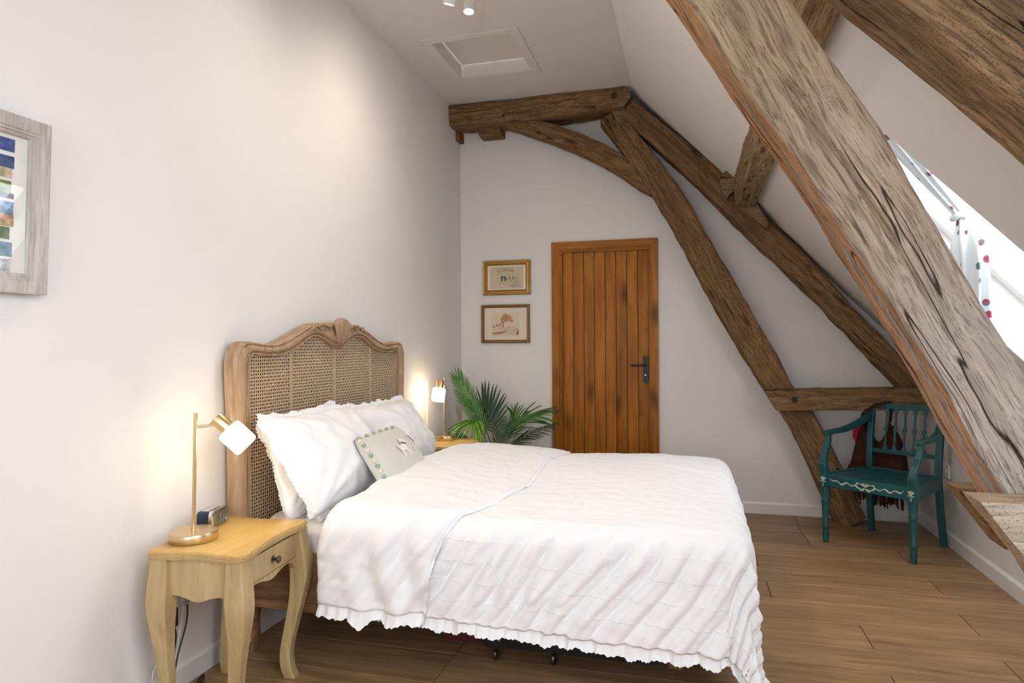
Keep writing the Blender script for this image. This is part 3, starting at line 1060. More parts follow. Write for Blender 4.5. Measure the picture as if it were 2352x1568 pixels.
for (bx_, by_, dx_, dy_) in ((0.062, -0.70, 0.0, -0.6), (0.062, 0.70, 0.0, 0.6), (1.80, -0.40, 0.5, -0.5), (1.80, 0.40, 0.5, 0.5)):
    m = MB()
    cabriole(m, (bx_, by_), (dx_, dy_), [0.33, 0.24, 0.18, 0.10, 0.05, 0.0], [0.0, 0.012, 0.02, 0.006, 0.014, 0.022], [0.085, 0.085, 0.075, 0.055, 0.065, 0.06])
    lg = m.build('leg', X['rail'], bed, 60)
    if bx_ < 0.1 and by_ < 0:
        m = MB()
        sp_ = [(bx_ + 0.02 + 0.016 * (1 - q / 20) * math.cos(q * 0.55), by_ - 0.048, 0.055 + 0.02 * (1 - q / 20) * math.sin(q * 0.55)) for q in range(18)]
        m.tube(sp_, 0.004, 6)
        m.tube(catmull([(bx_ + 0.0, by_ - 0.05, 0.22), (bx_ + 0.015, by_ - 0.056, 0.18), (bx_ - 0.005, by_ - 0.05, 0.13), (bx_ + 0.02, by_ - 0.046, 0.08)], 5), 0.004, 6)
        m.build('carved_scroll', X['bed'], lg, 60)


def rail(x0, y0, x1, y1):
    m = MB()
    m.box((x0, y0, 0.235), (x1, y1, 0.445), 0.006)
    return m


r_ = rail(0.07, -0.80, 1.99, -0.765).build('side_rail', X['rail'], bed, 50)
MB().box((0.07, -0.808, 0.225), (1.99, -0.795, 0.262), 0.004).build('rail_moulding', X['rail'], r_, 50)
MB().box((0.07, -0.808, 0.425), (1.99, -0.768, 0.455), 0.004).build('rail_moulding', X['rail'], r_, 50)
rail(0.07, 0.755, 1.99, 0.795).build('side_rail', X['rail'], bed, 50)
rail(1.95, -0.75, 1.99, 0.75).build('foot_rail', X['rail'], bed, 50)
for k in range(8):
    MB().box((0.16 + k * 0.22, -0.755, 0.30), (0.25 + k * 0.22, 0.755, 0.318)).build('slat', X['rail'], bed)

# mattress in a fitted sheet


def rounded_slab(x0, x1, y0, y1, z0, z1, r, nu=40, nv=40, bulge=0.0):
    m = MB()
    rings = []
    prof = [(r, 0), (0.35 * r, 0.12 * r), (0.0, 0.6 * r), (0.0, 1.0)]
    lev = [(-r * 0.9, z0), (-r * 0.3, z0 + r * 0.25), (0, z0 + r), (0.006, (z0 + z1) / 2), (0, z1 - r), (-r * 0.15, z1 - r * 0.5), (-r * 0.5, z1 - r * 0.12), (-r, z1)]
    n = 120
    for (inset, z) in lev:
        ring = []
        for k in range(n):
            a = 2 * math.pi * k / n
            ca, sa = math.cos(a), math.sin(a)
            e = 0.16
            px = math.copysign(abs(ca) ** e, ca)
            py = math.copysign(abs(sa) ** e, sa)
            wv = 0.003 * noise.noise(Vector((px * 6, py * 6, z * 14)))
            ring.append(((x0 + x1) / 2 + px * ((x1 - x0) / 2 + inset + wv), (y0 + y1) / 2 + py * ((y1 - y0) / 2 + inset + wv), z))
        rings.append(ring)
    m.loft(rings)
    return m


tag(rounded_slab(0.10, 1.98, YC - 0.775, YC + 0.775, 0.32, 0.565, 0.05).build('mattress', X['sheet'], None, 60), 'mattress in a smooth pale fitted sheet under the duvet', 'mattress')

# ------------------------------------------------------------------ ruffles


def ruffle(name, path, out, width, mat, parent, pitch=0.022, amp=0.010, seed=0, flare=0.5, drop=None, jit=0.5):
    """frilled strip: path = list of points, out = function(i)->(down-direction, side-direction)"""
    path = [Vector(p) for p in path]
    # resample finely
    seg = []
    for a, b in zip(path[:-1], path[1:]):
        n = max(1, int((b - a).length / 0.005))
        for k in range(n):
            seg.append((a.lerp(b, k / n)))
    seg.append(path[-1])
    N = len(seg)
    rnd = random.Random(seed)
    ph = 0.0
    rows_ = 4
    vs = []
    acc = 0
    for i, p_ in enumerate(seg):
        dn, sd = out(p_, i / max(1, N - 1))
        if i:
            acc += (seg[i] - seg[i - 1]).length
        pv = pitch * (1 + 0.8 * noise.noise(Vector((acc * 9, seed, 0.5))) + 0.4 * noise.noise(Vector((acc * 31, seed, 2.5))))
        pv = max(pv, pitch * 0.35)
        ph += (0.005 / pv) * 2 * math.pi
        wob = noise.noise(Vector((acc * 9, seed * 1.7, 3.3)))
        wl = width * (0.95 + 0.9 * jit * noise.noise(Vector((acc * 17, seed, 9))) + jit * noise.noise(Vector((acc * 8, seed, 5))))
        for r in range(rows_ + 1):
            f = r / rows_
            a = amp * (0.25 + 0.75 * f) * (0.7 + 0.9 * wob)
            q = p_ + dn * (wl * f) + sd * (a * (0.55 * math.sin(ph) + 1.5 * noise.noise(Vector((acc * 19, seed, 1.5)))) + flare * width * f * f * 0.5) + dn * (0.3 * amp * math.sin(1.7 * ph + wob * 4) * f)
            vs.append(q)
    w = rows_ + 1
    fs = [(i * w + j, (i + 1) * w + j, (i + 1) * w + j + 1, i * w + j + 1) for i in range(N - 1) for j in range(rows_)]
    m = MB()
    m.add(vs, fs)
    return m.build(name, mat, parent, 180)


# ------------------------------------------------------------------ pillows


def pillow(name, label, cat, c00, c10, c11, c01, thick, mat, seed=0, group=None, frill=0.035, n=44, back=0.35, wr=1.0, pinch=0.06, sag=0.0, frill_edges=(1, 1, 1, 1)):
    """c00 bottom-left, c10 bottom-right, c11 top-right, c01 top-left (world); front faces the camera side"""
    c00, c10, c11, c01 = [Vector(c) for c in (c00, c10, c11, c01)]
    ctr = (c00 + c10 + c11 + c01) / 4
    nrm = (c10 - c00).cross(c01 - c00).normalized()
    base = thing(name, label, cat, ctr, 0, group)
    uvec = (c10 - c00).normalized()
    vvec = nrm.cross(uvec)

    def edge_pt(u, v):
        # pinch edges towards the middle between corners
        pu = u + pinch * 0.5 * (math.sin(math.pi * v)) * (0.5 - u) * 2 * 0.5
        pv = v + pinch * 0.5 * (math.sin(math.pi * u)) * (0.5 - v) * 2 * 0.5
        q = c00.lerp(c10, pu).lerp(c01.lerp(c11, pu), pv)
        e = max(abs(u - 0.5), abs(v - 0.5)) * 2
        j = 0.010 * wr * noise.noise(Vector((u * 5 + seed, v * 5, seed * 2.0))) * e
        return q + uvec * j + vvec * (0.012 * wr * noise.noise(Vector((u * 6 + seed * 3, v * 6, 7))) * e)

    def surf(u, v, side):
        q = edge_pt(u, v)
        h = (max(0, 1 - (2 * u - 1) ** 4) ** 0.55) * (max(0, 1 - (2 * v - 1) ** 4) ** 0.55)
        h *= (0.82 + 0.18 * math.sin(math.pi * u) * math.sin(math.pi * v))
        k = thick * (1 - back) if side > 0 else -thick * back
        w = 0.0
        if side > 0:
            # radiating creases from corners, plus soft rumples
            for (cu, cv) in ((0, 0), (1, 0), (0, 1), (1, 1)):
                du, dv = u - cu, v - cv
                rr = math.hypot(du, dv)
                an = math.atan2(dv, du)
                w += 0.010 * math.sin(an * 17 + seed * 2 + 5 * rr) * math.exp(-rr * 3.2) * min(1, rr * 8)
            w += 0.014 * noise.noise(Vector((u * 3.2 + seed * 5, v * 3.2, 1.0))) + 0.011 * noise.noise(Vector((u * 8 + v * 5 + seed, v * 5 - u * 3, 4.0)))
            w += 0.0035 * noise.noise(Vector((u * 22 + seed, v * 9, 8.0)))
        return q + nrm * (k * h + wr * w * min(1, h * 2.5)) - Vector((0, 0, sag * (1 - v) * 0)) - ctr

    m = MB()
    m.grid(lambda a, b: surf(a, b, 1), n, n)
    m.grid(lambda a, b: surf(a, b, -1), n // 2 * 2, n)
    me = m.mesh(name + '_cover')
    bm = bmesh.new()
    bm.from_mesh(me)
    bmesh.ops.remove_doubles(bm, verts=bm.verts, dist=0.0004)
    bmesh.ops.recalc_face_normals(bm, faces=bm.faces)
    bm.to_mesh(me)
    bm.free()
    link('cover', me, mat, base, 180)
    if frill:
        K = 40
        loops = [([edge_pt(k / K, 0) for k in range(K + 1)], -vvec), ([edge_pt(1, k / K) for k in range(K + 1)], uvec),
                 ([edge_pt(1 - k / K, 1) for k in range(K + 1)], vvec), ([edge_pt(0, 1 - k / K) for k in range(K + 1)], -uvec)]
        for e, (lp, dn) in enumerate(loops):
            if frill_edges[e]:
                ruffle('frill', [q - ctr - dn * 0.008 for q in lp], lambda p_, f, dn=dn: (dn, nrm), frill, mat, base, 0.024, 0.0055, seed * 10 + e, 0.1)
    return base


pillow('pillow', 'back pillow mostly hidden behind the near ruffled pillow', 'pillow', (0.30, 2.37, 0.575), (0.30, 2.99, 0.575), (0.135, 3.02, 0.985), (0.135, 2.40, 0.96), 0.085, X['cotton'], 5, 'white pillows at the headboard', 0.03)
pillow('pillow', 'far white ruffled pillow beside the lit far lamp', 'pillow', (0.36, 3.10, 0.585), (0.35, 3.83, 0.60), (0.17, 3.76, 0.955), (0.17, 3.05, 0.955), 0.19, X['cotton'], 2, 'white pillows at the headboard', 0.035, wr=1.1)
pillow('pillow', 'near white ruffled pillow beside the near bedside lamp', 'pillow', (0.42, 2.36, 0.60), (0.42, 3.00, 0.595), (0.20, 3.05, 0.975), (0.20, 2.31, 0.985), 0.20, X['cotton'], 1, 'white pillows at the headboard', 0.035)
cu = pillow('cushion', 'small sage green cushion with embroidered dogs and pompom edge', 'cushion', (0.62, 2.61, 0.63), (0.62, 3.13, 0.63), (0.43, 3.10, 0.872), (0.43, 2.66, 0.862), 0.10, X['sage'], 3, None, 0, 30, 0.35, 0.25, 0.02)


def on_cushion(u, v, lift=0.0):
    c00, c10, c11, c01 = Vector((0.62, 2.61, 0.63)), Vector((0.62, 3.13, 0.63)), Vector((0.43, 3.10, 0.872)), Vector((0.43, 2.66, 0.862))
    nrm = (c10 - c00).cross(c01 - c00).normalized()
    q = c00.lerp(c10, u).lerp(c01.lerp(c11, u), v)
    h = (max(0, 1 - (2 * u - 1) ** 4) ** 0.55) * (max(0, 1 - (2 * v - 1) ** 4) ** 0.55) * (0.82 + 0.18 * math.sin(math.pi * u) * math.sin(math.pi * v))
    return q + nrm * (0.065 * h + 0.002 + lift) - (c00 + c10 + c11 + c01) / 4


pm = [plain('pompom_sage', (0.30, 0.40, 0.33), 0.95), plain('pompom_cream', (0.72, 0.64, 0.52), 0.95)]
for k in range(10):
    q = on_cushion(0.035, 0.1 + 0.094 * k)
    MB().lathe([(0.0001, -0.011), (0.006, -0.009), (0.0108, -0.003), (0.0108, 0.003), (0.006, 0.009), (0.0001, 0.011)], 10).build('pompom', pm[k % 2], cu, 180, loc=q)
for k in range(12):
    q = on_cushion(0.06 + 0.075 * k, 0.985)
    MB().lathe([(0.0001, -0.011), (0.006, -0.009), (0.0108, -0.003), (0.0108, 0.003), (0.006, 0.009), (0.0001, 0.011)], 10).build('pompom', pm[k % 2], cu, 180, loc=q)
dogm = plain('embroidery_white', (0.80, 0.79, 0.77), 0.9)


def patch(poly, cu0, cv0, s, name, mat, flip=1, lift=0.001):
    m = MB()
    pts = [on_cushion(cu0 + a * s * flip, cv0 + b * s * 1.7, lift) for a, b in poly]
    pt2 = [on_cushion(cu0 + a * s * flip, cv0 + b * s * 1.7, lift + 0.0025) for a, b in poly]
    n = len(poly)
    m.add(pts + pt2, [tuple(range(n - 1, -1, -1)), tuple(range(n, 2 * n))] + [(i, (i + 1) % n, n + (i + 1) % n, n + i) for i in range(n)])
    return m.build(name, mat, cu)


dog = [(-0.52, 0.28), (-0.62, 0.42), (-0.55, 0.44), (-0.42, 0.30), (-0.05, 0.34), (0.0, 0.55), (0.04, 0.72), (0.14, 0.62), (0.30, 0.66), (0.36, 0.56), (0.52, 0.50), (0.50, 0.38), (0.34, 0.34), (0.30, 0.12), (0.33, -0.28), (0.20, -0.28), (0.16, 0.0), (-0.22, 0.0), (-0.25, -0.28), (-0.38, -0.28), (-0.38, 0.02), (-0.46, 0.14)]
patch(dog, 0.53, 0.50, 0.20, 'embroidered_dog', dogm)
patch([(0.0, 0.40), (0.36, 0.28), (0.36, 0.33), (0.02, 0.45)], 0.53, 0.50, 0.20, 'dog_collar', X['navy'], 1, 0.004)
patch([(-0.1, 0.3), (-0.22, 0.5), (-0.1, 0.62), (0.1, 0.66), (0.26, 0.58), (0.30, 0.36), (0.2, 0.2), (0.02, 0.2)], 0.80, 0.52, 0.20, 'embroidered_dog_head', dogm)
patch([(0.06, 0.62), (0.3, 0.22), (0.25, 0.2), (0.0, 0.58)], 0.80, 0.52, 0.20, 'dog_collar', X['pink'], 1, 0.004)
patch([(0, -0.05), (-0.08, 0.08), (-0.04, 0.15), (0.0, 0.10), (0.05, 0.15), (0.09, 0.07)], 0.72, 0.45, 0.26, 'embroidered_heart', plain('embroidery_pink', (0.72, 0.5, 0.47), 0.9))

# ------------------------------------------------------------------ duvet
duv = thing('duvet', 'rumpled white duvet with ruffled hems, turned down near the pillows', 'duvet', (0, 0, 0))
NX0, FX = 0.58, 2.075          # head edge, foot edge of the bed top
NY0, NY1 = 2.305, 3.975         # near / far edge of the bed top
SIDE, FOOT = 0.385, 0.43         # overhang lengths


def top_z(x, y):
    cx_ = (y - (NY0 + NY1) / 2) / ((NY1 - NY0) / 2)
    z = 0.655 + 0.02 * (1 - cx_ ** 2)
    z += 0.012 * noise.noise(Vector((x * 2.1, y * 2.1, 3.0))) + 0.006 * noise.noise(Vector((x * 5 + y * 2, y * 5, 6.0)))
    return z


RO = 0.085    # rounding radius of the puffed edge


def drop_curve(d):
    """arc-length d past the start of the rounding -> (outward, down)"""
    arc = RO * math.pi / 2
    if d <= 0:
        return d, 0.0
    if d < arc:
        a = d / RO
        return RO * math.sin(a), RO * (1 - math.cos(a))
    e = d - arc
    return RO + 0.02 * e, RO + e * 0.998


def duvet_pt(u, v, lift=0.0, x_start=NX0):
    """u: arclength along x from head, v: arclength along y from the near hem"""
    x = x_start + u
    ya = NY0 + RO          # start of rounding near side
    yb = NY1 - RO
    y = v                  # flat coordinate
    xe = FX - RO
    db = 0.0
    sgn = 0
    if y < ya:
        db, sgn = (ya - y) * (0.915 + 0.065 * (min(x, FX) - 0.5)), -1
    elif y > yb:
        db, sgn = y - yb, 1
    da = max(0.0, x - xe)
    yc_ = min(max(y, ya), yb)
    xc_ = min(x, xe)
    tz = top_z(xc_, yc_)
    # soft falls towards the rounded edges
    edge = min(yc_ - ya, yb - yc_, xe - xc_)
    tz -= 0.020 * (1 - sm(0, 0.28, edge))
    r = math.hypot(da, db)
    if r <= 1e-6:
        p_ = Vector((x, y, tz))
        nrm = Vector((0, 0, 1))
        hang = 0.0
    else:
        dirx, diry = da / r, sgn * db / r
        both = 4 * (da * db) / (r * r) * 0.5
        o_, dn = drop_curve(r)
        o_ += both * (0.05 * max(0, r - RO * 1.57) - 0.005)
        p_ = Vector((xc_ + dirx * o_, yc_ + diry * o_, tz - dn))
        k = min(1, r / (RO * 1.57))
        nrm = Vector((dirx * k, diry * k, 1 - k)).normalized()
        hang = sm(RO * 0.3, RO * 2.0, r)
    # diagonal drape folds on the hanging parts, fine crinkle everywhere
    s_ = x * 1.0 - (p_.z - 0.6) * 0.75
    folds = 0.021 * math.sin(s_ * 55 + 3.0 * noise.noise(Vector((x * 2.3, y * 2, 1)))) * (0.6 + 0.7 * noise.noise(Vector((x * 3, y * 3 + p_.z * 3, 9))))
    folds += 0.006 * math.sin(s_ * 131 + 5 * noise.noise(Vector((x * 4, p_.z * 5, 4))))
    t_ = y * 1.0
    folds2 = 0.012 * math.sin(t_ * 34 + 2.5 * noise.noise(Vector((y * 2.7, 3, 1))))
    wgt = hang * (abs(db) / r if r > 1e-6 else 0)
    wgt2 = hang * (da / r if r > 1e-6 else 0)
    w = (folds + 0.008) * wgt * (0.35 + 0.65 * sm(0.62, 1.35, x)) + folds2 * wgt2
    w += 0.0045 * noise.noise(Vector((x * 11 + y * 4, y * 15 + p_.z * 13, 2))) + 0.0018 * noise.noise(Vector((x * 34, y * 34 + p_.z * 30, 7)))
    return p_ + nrm * (w + lift)


LU = FX - RO - NX0 + FOOT + RO * 0.57 + 0.02
VN, VF = NY0 + RO - (SIDE + RO * 0.57), NY1 - RO + (SIDE + RO * 0.57)
NU_, NV_ = 200, 230


def main_pt(a, b):
    return duvet_pt(a * LU, VN + (VF - VN) * b)


t = NT('embroidered_cotton')
t.set(Roughness=0.9)
t.b.inputs['Specular IOR Level'].default_value = 0.1
t.b.inputs['Sheen Weight'].default_value = 0.25
t.b.inputs['Base Color'].default_value = (0.86, 0.855, 0.87, 1)
uvn = t.n('ShaderNodeUVMap')
sx = t.n('ShaderNodeSeparateXYZ')
t.l(uvn.outputs[0], sx.inputs[0])
rowp = t.math('ABSOLUTE', t.math('SUBTRACT', t.math('FRACT', t.math('MULTIPLY', sx.outputs[1], 13.0)), 0.5))
rowm = t.ramp(rowp, [(0.0, 1.0), (0.07, 0.0)])
dash = t.math('GREATER_THAN', t.math('SINE', t.math('MULTIPLY', sx.outputs[0], 520.0)), -0.2)
stitch = t.math('MULTIPLY', rowm, t.math('ADD', t.math('MULTIPLY', dash, 0.8), 0.2))
crk = t.noise(t.coords(), 9, 4, 0.6, 0.6)
h = t.math('ADD', t.math('MULTIPLY', stitch, 0.6), t.math('MULTIPLY', crk, 1.0))
t.bump(h, 0.28, 0.015)
X['embroidered'] = t.m

m = MB().grid(main_pt, NU_, NV_)
me = m.mesh('duvet_body')
uvl = me.uv_layers.new(name='UVMap')
for poly in me.polygons:
    for li in poly.loop_indices:
        vi = me.loops[li].vertex_index
        i, j = divmod(vi, NV_ + 1)
        uvl.data[li].uv = (i / NU_ * LU, VN + (VF - VN) * j / NV_)
link('duvet_body', me, X['embroidered'], duv, 180, solid=0.012)
# turned-down flap: a second layer from the folded head edge to the hem line
FOLD_R = 0.04


def flap_end(v):
    """how far the flap reaches towards the foot, by flat y"""
    f = (v - VN) / (VF - VN)
    return 0.33 + 0.20 * sm(0.0, 0.35, f) - 0.02 * sm(0.5, 1.0, f) + 0.012 * math.sin(v * 7)


def flap_pt(a, b):
    v = VN + 0.015 + (VF - VN - 0.03) * b
    f = (v - VN) / (VF - VN)
    # start under the roll, go round it, then run out to the hem
    L2 = flap_end(v) + 0.05
    headshift = -0.055 + 0.03 * noise.noise(Vector((v * 2.2, 4, 4))) + 0.015 * (1 - sm(0.0, 0.5, f)) + 0.065 * sm(0.10, 0.24, f)
    arc = 0.12
    tot = arc + L2
    s_ = a * tot
    if s_ < arc:
        th = math.pi * (1 - s_ / arc)            # from underneath round to the top
        dx = -FOLD_R * math.sin(th) * 1.0
        lift = FOLD_R * 0.9 * (1 + math.cos(th)) * 0.5
    else:
        dx = s_ - arc
        lift = FOLD_R * 0.9 * (0.45 + 0.55 * (1 - sm(0.0, tot - arc, dx)))
        if dx > tot - arc - 0.05:
            lift *= 1 - 0.35 * sm(tot - arc - 0.05, tot - arc, dx)
    lift += 0.004
    p_ = duvet_pt(headshift + dx, v, lift)
    # soft gathered folds fanning on the hanging side
    hang = sm(NY0 + 0.10, NY0 - 0.12, v)
    fan = math.sin((dx - 0.25 * (NY0 - v)) * 38 + 1.5 * noise.noise(Vector((v * 4, dx * 4, 2))))
    p_.y -= hang * (0.014 * fan * sm(0.02, 0.2, dx) + 0.012)
    return p_


m = MB().grid(flap_pt, 90, 190)
link('turned_down_flap', m.mesh('turned_down_flap'), X['cotton'], duv, 180, solid=0.008)
# ruffled hems
near = [duvet_pt(LU * k / 160, VN) for k in range(2, 161)]
ruffle('ruffle', near, lambda p_, f: (Vector((0, -0.06, -1)).normalized(), Vector((0, -1, 0))), 0.040, X['cotton'], duv, 0.028, 0.008, 41, 0.5)
nearf = [flap_pt(0.12 + 0.88 * k / 60, 0.0) for k in range(61)]
ruffle('ruffle', nearf, lambda p_, f: (Vector((0, -0.15, -1)).normalized(), Vector((0, -1, 0))), 0.044, X['cotton'], duv, 0.030, 0.010, 42, 0.6)
foot = [main_pt(1.0, k / 160) for k in range(161)]
ruffle('ruffle', foot, lambda p_, f: (Vector((0.25, 0, -1)).normalized(), Vector((1, 0, 0))), 0.040, X['cotton'], duv, 0.028, 0.010, 43, 0.4)
farr = [duvet_pt(LU * k / 160, VF) for k in range(2, 161)]
ruffle('ruffle', farr, lambda p_, f: (Vector((0, 0.06, -1)).normalized(), Vector((0, 1, 0))), 0.040, X['cotton'], duv, 0.030, 0.008, 44, 0.5)
hemf = [flap_pt(1.0, 0.02 + 0.96 * k / 120) for k in range(121)]
ruffle('hem_band', hemf, lambda p_, f: (Vector((0.5, -0.0, -0.4)).normalized(), Vector((0, 0, 1))), 0.012, X['cotton'], duv, 0.05, 0.002, 45, 0.0)

# ------------------------------------------------------------------ bedside tables


def make_stand(name, label, loc, rz, group):
    t_ = thing(name, label, 'nightstand', loc, rz, group)
    Dp, Wd, Ht = 0.362, 0.475, 0.60       # local: front faces +x; x 0..Dp, y -W/2..W/2

    def outline(ex):
        pts = []
        hx_, hy_ = Dp / 2 + ex, Wd / 2 + ex
        n = 26
        def wav(u):   # serpentine edge
            return 0.010 * math.cos(u * 2 * math.pi) - 0.006
        for k in range(n):
            u = k / n
            pts.append((-hx_ + 2 * hx_ * u, -hy_ - wav(u)))
        for k in range(n):
            u = k / n
            pts.append((hx_ + wav(u), -hy_ + 2 * hy_ * u))
        for k in range(n):
            u = k / n
            pts.append((hx_ - 2 * hx_ * u, hy_ + wav(u)))
        for k in range(n):
            u = k / n
            pts.append((-hx_, hy_ - 2 * hy_ * u))
        # clip the corners
        out = []
        for (a, b) in pts:
            da, db = hx_ - abs(a), hy_ - abs(b)
            if da < 0.03 and db < 0.03 and a > -hx_ + 0.001 or (da < 0.03 and db < 0.03):
                s_ = 0.03
                ca, cb = math.copysign(hx_ - s_, a), math.copysign(hy_ - s_, b)
                va, vb = a - ca, b - cb
                L_ = math.hypot(va, vb)
                if L_ > s_:
                    a, b = ca + va / L_ * s_, cb + vb / L_ * s_
            out.append((a + Dp / 2, b))
        return out
    m = MB()
    rings = []
    for ex, z in ((-0.010, Ht - 0.028), (-0.004, Ht - 0.026), (0.0, Ht - 0.020), (0.0, Ht - 0.014), (-0.004, Ht - 0.010), (-0.003, Ht - 0.006), (-0.006, Ht - 0.001), (-0.010, Ht)):
        rings.append([(a, b, z) for a, b in outline(ex)])
    m.loft(rings)
    top = m.build('table_top', X['stand_top'], t_, 35)
    MB().loft([[(a, b, Ht - 0.0285) for a, b in outline(-0.003)], [(a, b, Ht - 0.0125) for a, b in outline(0.0012)], [(a, b, Ht - 0.0115) for a, b in outline(0.0012)], [(a, b, Ht - 0.011) for a, b in outline(-0.004)]]).build('top_edge', X['stand'], top, 35)
    # carcass sides with scalloped lower edge
    zt = Ht - 0.026

    def scallop(u):
        return 0.405 + 0.055 * (1 - abs(2 * u - 1)) ** 0.0 * 0 + 0.045 * math.sin(math.pi * min(1, max(0, (0.5 - abs(u - 0.5)) / 0.22)) / 2) - 0.020 * math.exp(-((u - 0.5) / 0.16) ** 2) - 0.02 * (1 - sm(0, 0.12, 0.5 - abs(u - 0.5)))
    n = 36
    for sgn in (-1, 1):
        m = MB()
        poly = [(0.035 + (Dp - 0.07) * k / n, scallop(k / n)) for k in range(n + 1)] + [(Dp - 0.035, zt), (0.035, zt)]
        yb_ = sgn * (Wd / 2 - 0.035)
        m.prism(poly, lambda a, b: (a, yb_ - 0.009, b), lambda a, b: (a, yb_ + 0.009, b))
        m.build('side_panel', X['stand'], t_)
    m = MB()
    yh = Wd / 2 - 0.04
    poly = [(-yh + 2 * yh * k / n, scallop(k / n) + 0.012) for k in range(n + 1)] + [(yh, zt), (-yh, zt)]
    m.prism(poly, lambda a, b: (Dp - 0.050, a, b), lambda a, b: (Dp - 0.030, a, b))
    m.build('front_apron', X['stand'], t_)
    MB().prism([(-yh, 0.42), (yh, 0.42), (yh, zt), (-yh, zt)], lambda a, b: (0.03, a, b), lambda a, b: (0.048, a, b)).build('back_panel', X['stand'], t_)
    MB().box((Dp - 0.0305, -yh + 0.012, 0.468), (Dp - 0.0285, yh - 0.012, 0.562)).build('drawer_gap', X['stand_edge'], t_)
    dr_ = MB().box((Dp - 0.040, -yh + 0.0155, 0.4715), (Dp - 0.0255, yh - 0.0155, 0.5585), 0.002).build('drawer', X['stand'], t_)
    MB().lathe([(0, 0), (0.011, 0), (0.012, 0.003), (0.006, 0.005), (0.0048, 0.012), (0.009, 0.017), (0.0135, 0.022), (0.0125, 0.027), (0.006, 0.030), (0, 0.030)], 18,
               Matrix.Translation((Dp - 0.0255, 0, 0.515)) @ Matrix.Rotation(math.pi / 2, 4, 'Y')).build('knob', X['bronze'], dr_, 50)
    for (lx, ly, dx_, dy_) in ((0.048, -Wd / 2 + 0.035, 0.2, -1), (0.048, Wd / 2 - 0.04, 0.3, 0.7), (Dp - 0.035, -Wd / 2 + 0.035, 1, -1), (Dp - 0.035, Wd / 2 - 0.035, 1, 1)):
        m = MB()
        cabriole(m, (lx, ly), (dx_ * 0.8, dy_ * 0.8), [Ht - 0.027, 0.53, 0.46, 0.40, 0.32, 0.22, 0.12, 0.05, 0.0],
                 [-0.002, 0.0, 0.010, 0.014, 0.004, -0.016, -0.036, -0.036, -0.022], [0.062, 0.066, 0.074, 0.072, 0.058, 0.047, 0.042, 0.044, 0.046])
        m.build('leg', X['stand'], t_, 40)
    return t_


make_stand('nightstand', 'pale wooden nightstand with curved legs in the left foreground', (0.075, 2.065, 0), math.radians(5.5), 'bedside tables')
make_stand('nightstand', 'pale wooden nightstand beside the palm, mostly hidden by the bed', (0.055, 4.40, 0), math.radians(-1), 'bedside tables')

# ------------------------------------------------------------------ bedside lamps


def make_lamp(label, loc, arm, tilt_axis, power, group, lean=0.0):
    t_ = thing('table_lamp', label, 'lamp', loc, 0, group)
    MB().lathe([(0, 0), (0.079, 0), (0.081, 0.003), (0.081, 0.030), (0.079, 0.033), (0.0, 0.033)], 56).build('base', X['brass'], t_, 40)
    top = Vector((lean, 0, 0.45))
    MB().tube([(0, 0, 0.03), top * 0.5 + Vector((0, 0, 0.015)), top], 0.0068, 14).build('pole', X['brass'], t_, 60)
    a0 = top * 0.89
    a1 = a0 + Vector(arm)
    MB().tube([a0 - Vector(arm) * 0.05, a0.lerp(a1, 0.5), a1], 0.0048, 10).build('arm', X['brass'], t_, 60)
    ax = Vector(tilt_axis).normalized()
    q = ax.to_track_quat('Z', 'Y').to_matrix().to_4x4()
    o_ = a1 + ax * -0.012
    MB().lathe([(0, -0.022), (0.026, -0.022), (0.0272, -0.019), (0.0272, 0.04), (0.0, 0.04)], 32, Matrix.Translation(o_) @ q).build('lamp_holder', X['brass'], t_, 40)
    s0 = o_ + ax * 0.036
    sh = MB().lathe([(0.0, 0.0), (0.034, 0.0), (0.043, 0.004), (0.046, 0.012), (0.046, 0.084), (0.043, 0.092), (0.034, 0.096), (0, 0.096)], 32, Matrix.Translation(s0) @ q).build('lamp_shade', X['bulb'], t_, 60)
    tag(sh, 'glowing opal glass shade')
    return t_


make_lamp('brass table lamp with a tilted glowing shade in the left foreground', (0.165, 1.985, 0.60), (0.062, 0.065, 0.004), (0.62, 0.35, -0.72), 10, 'bedside lamps', 0.012)
make_lamp('brass table lamp glowing on the far nightstand in front of the palm', (0.155, 4.50, 0.60), (-0.005, -0.075, 0.0), (-0.06, -0.22, -1.0), 10, 'bedside lamps', 0.0)

# ------------------------------------------------------------------ alarm clock
ck = thing('alarm_clock', 'small navy and chrome digital alarm clock behind the near lamp', 'clock', (0.10, 2.16, 0.60), math.radians(12))


def slab_profile(w, h, r, n=6):
    pts = []
    for (cx_, cz_, a0) in ((w / 2 - r, h - r, 0), (-w / 2 + r, h - r, 90), (-w / 2 + r, r, 180), (w / 2 - r, r, 270)):
        for k in range(n + 1):
            a = math.radians(a0 + 90 * k / n)
            pts.append((cx_ + r * math.cos(a), cz_ + r * math.sin(a)))
    return pts


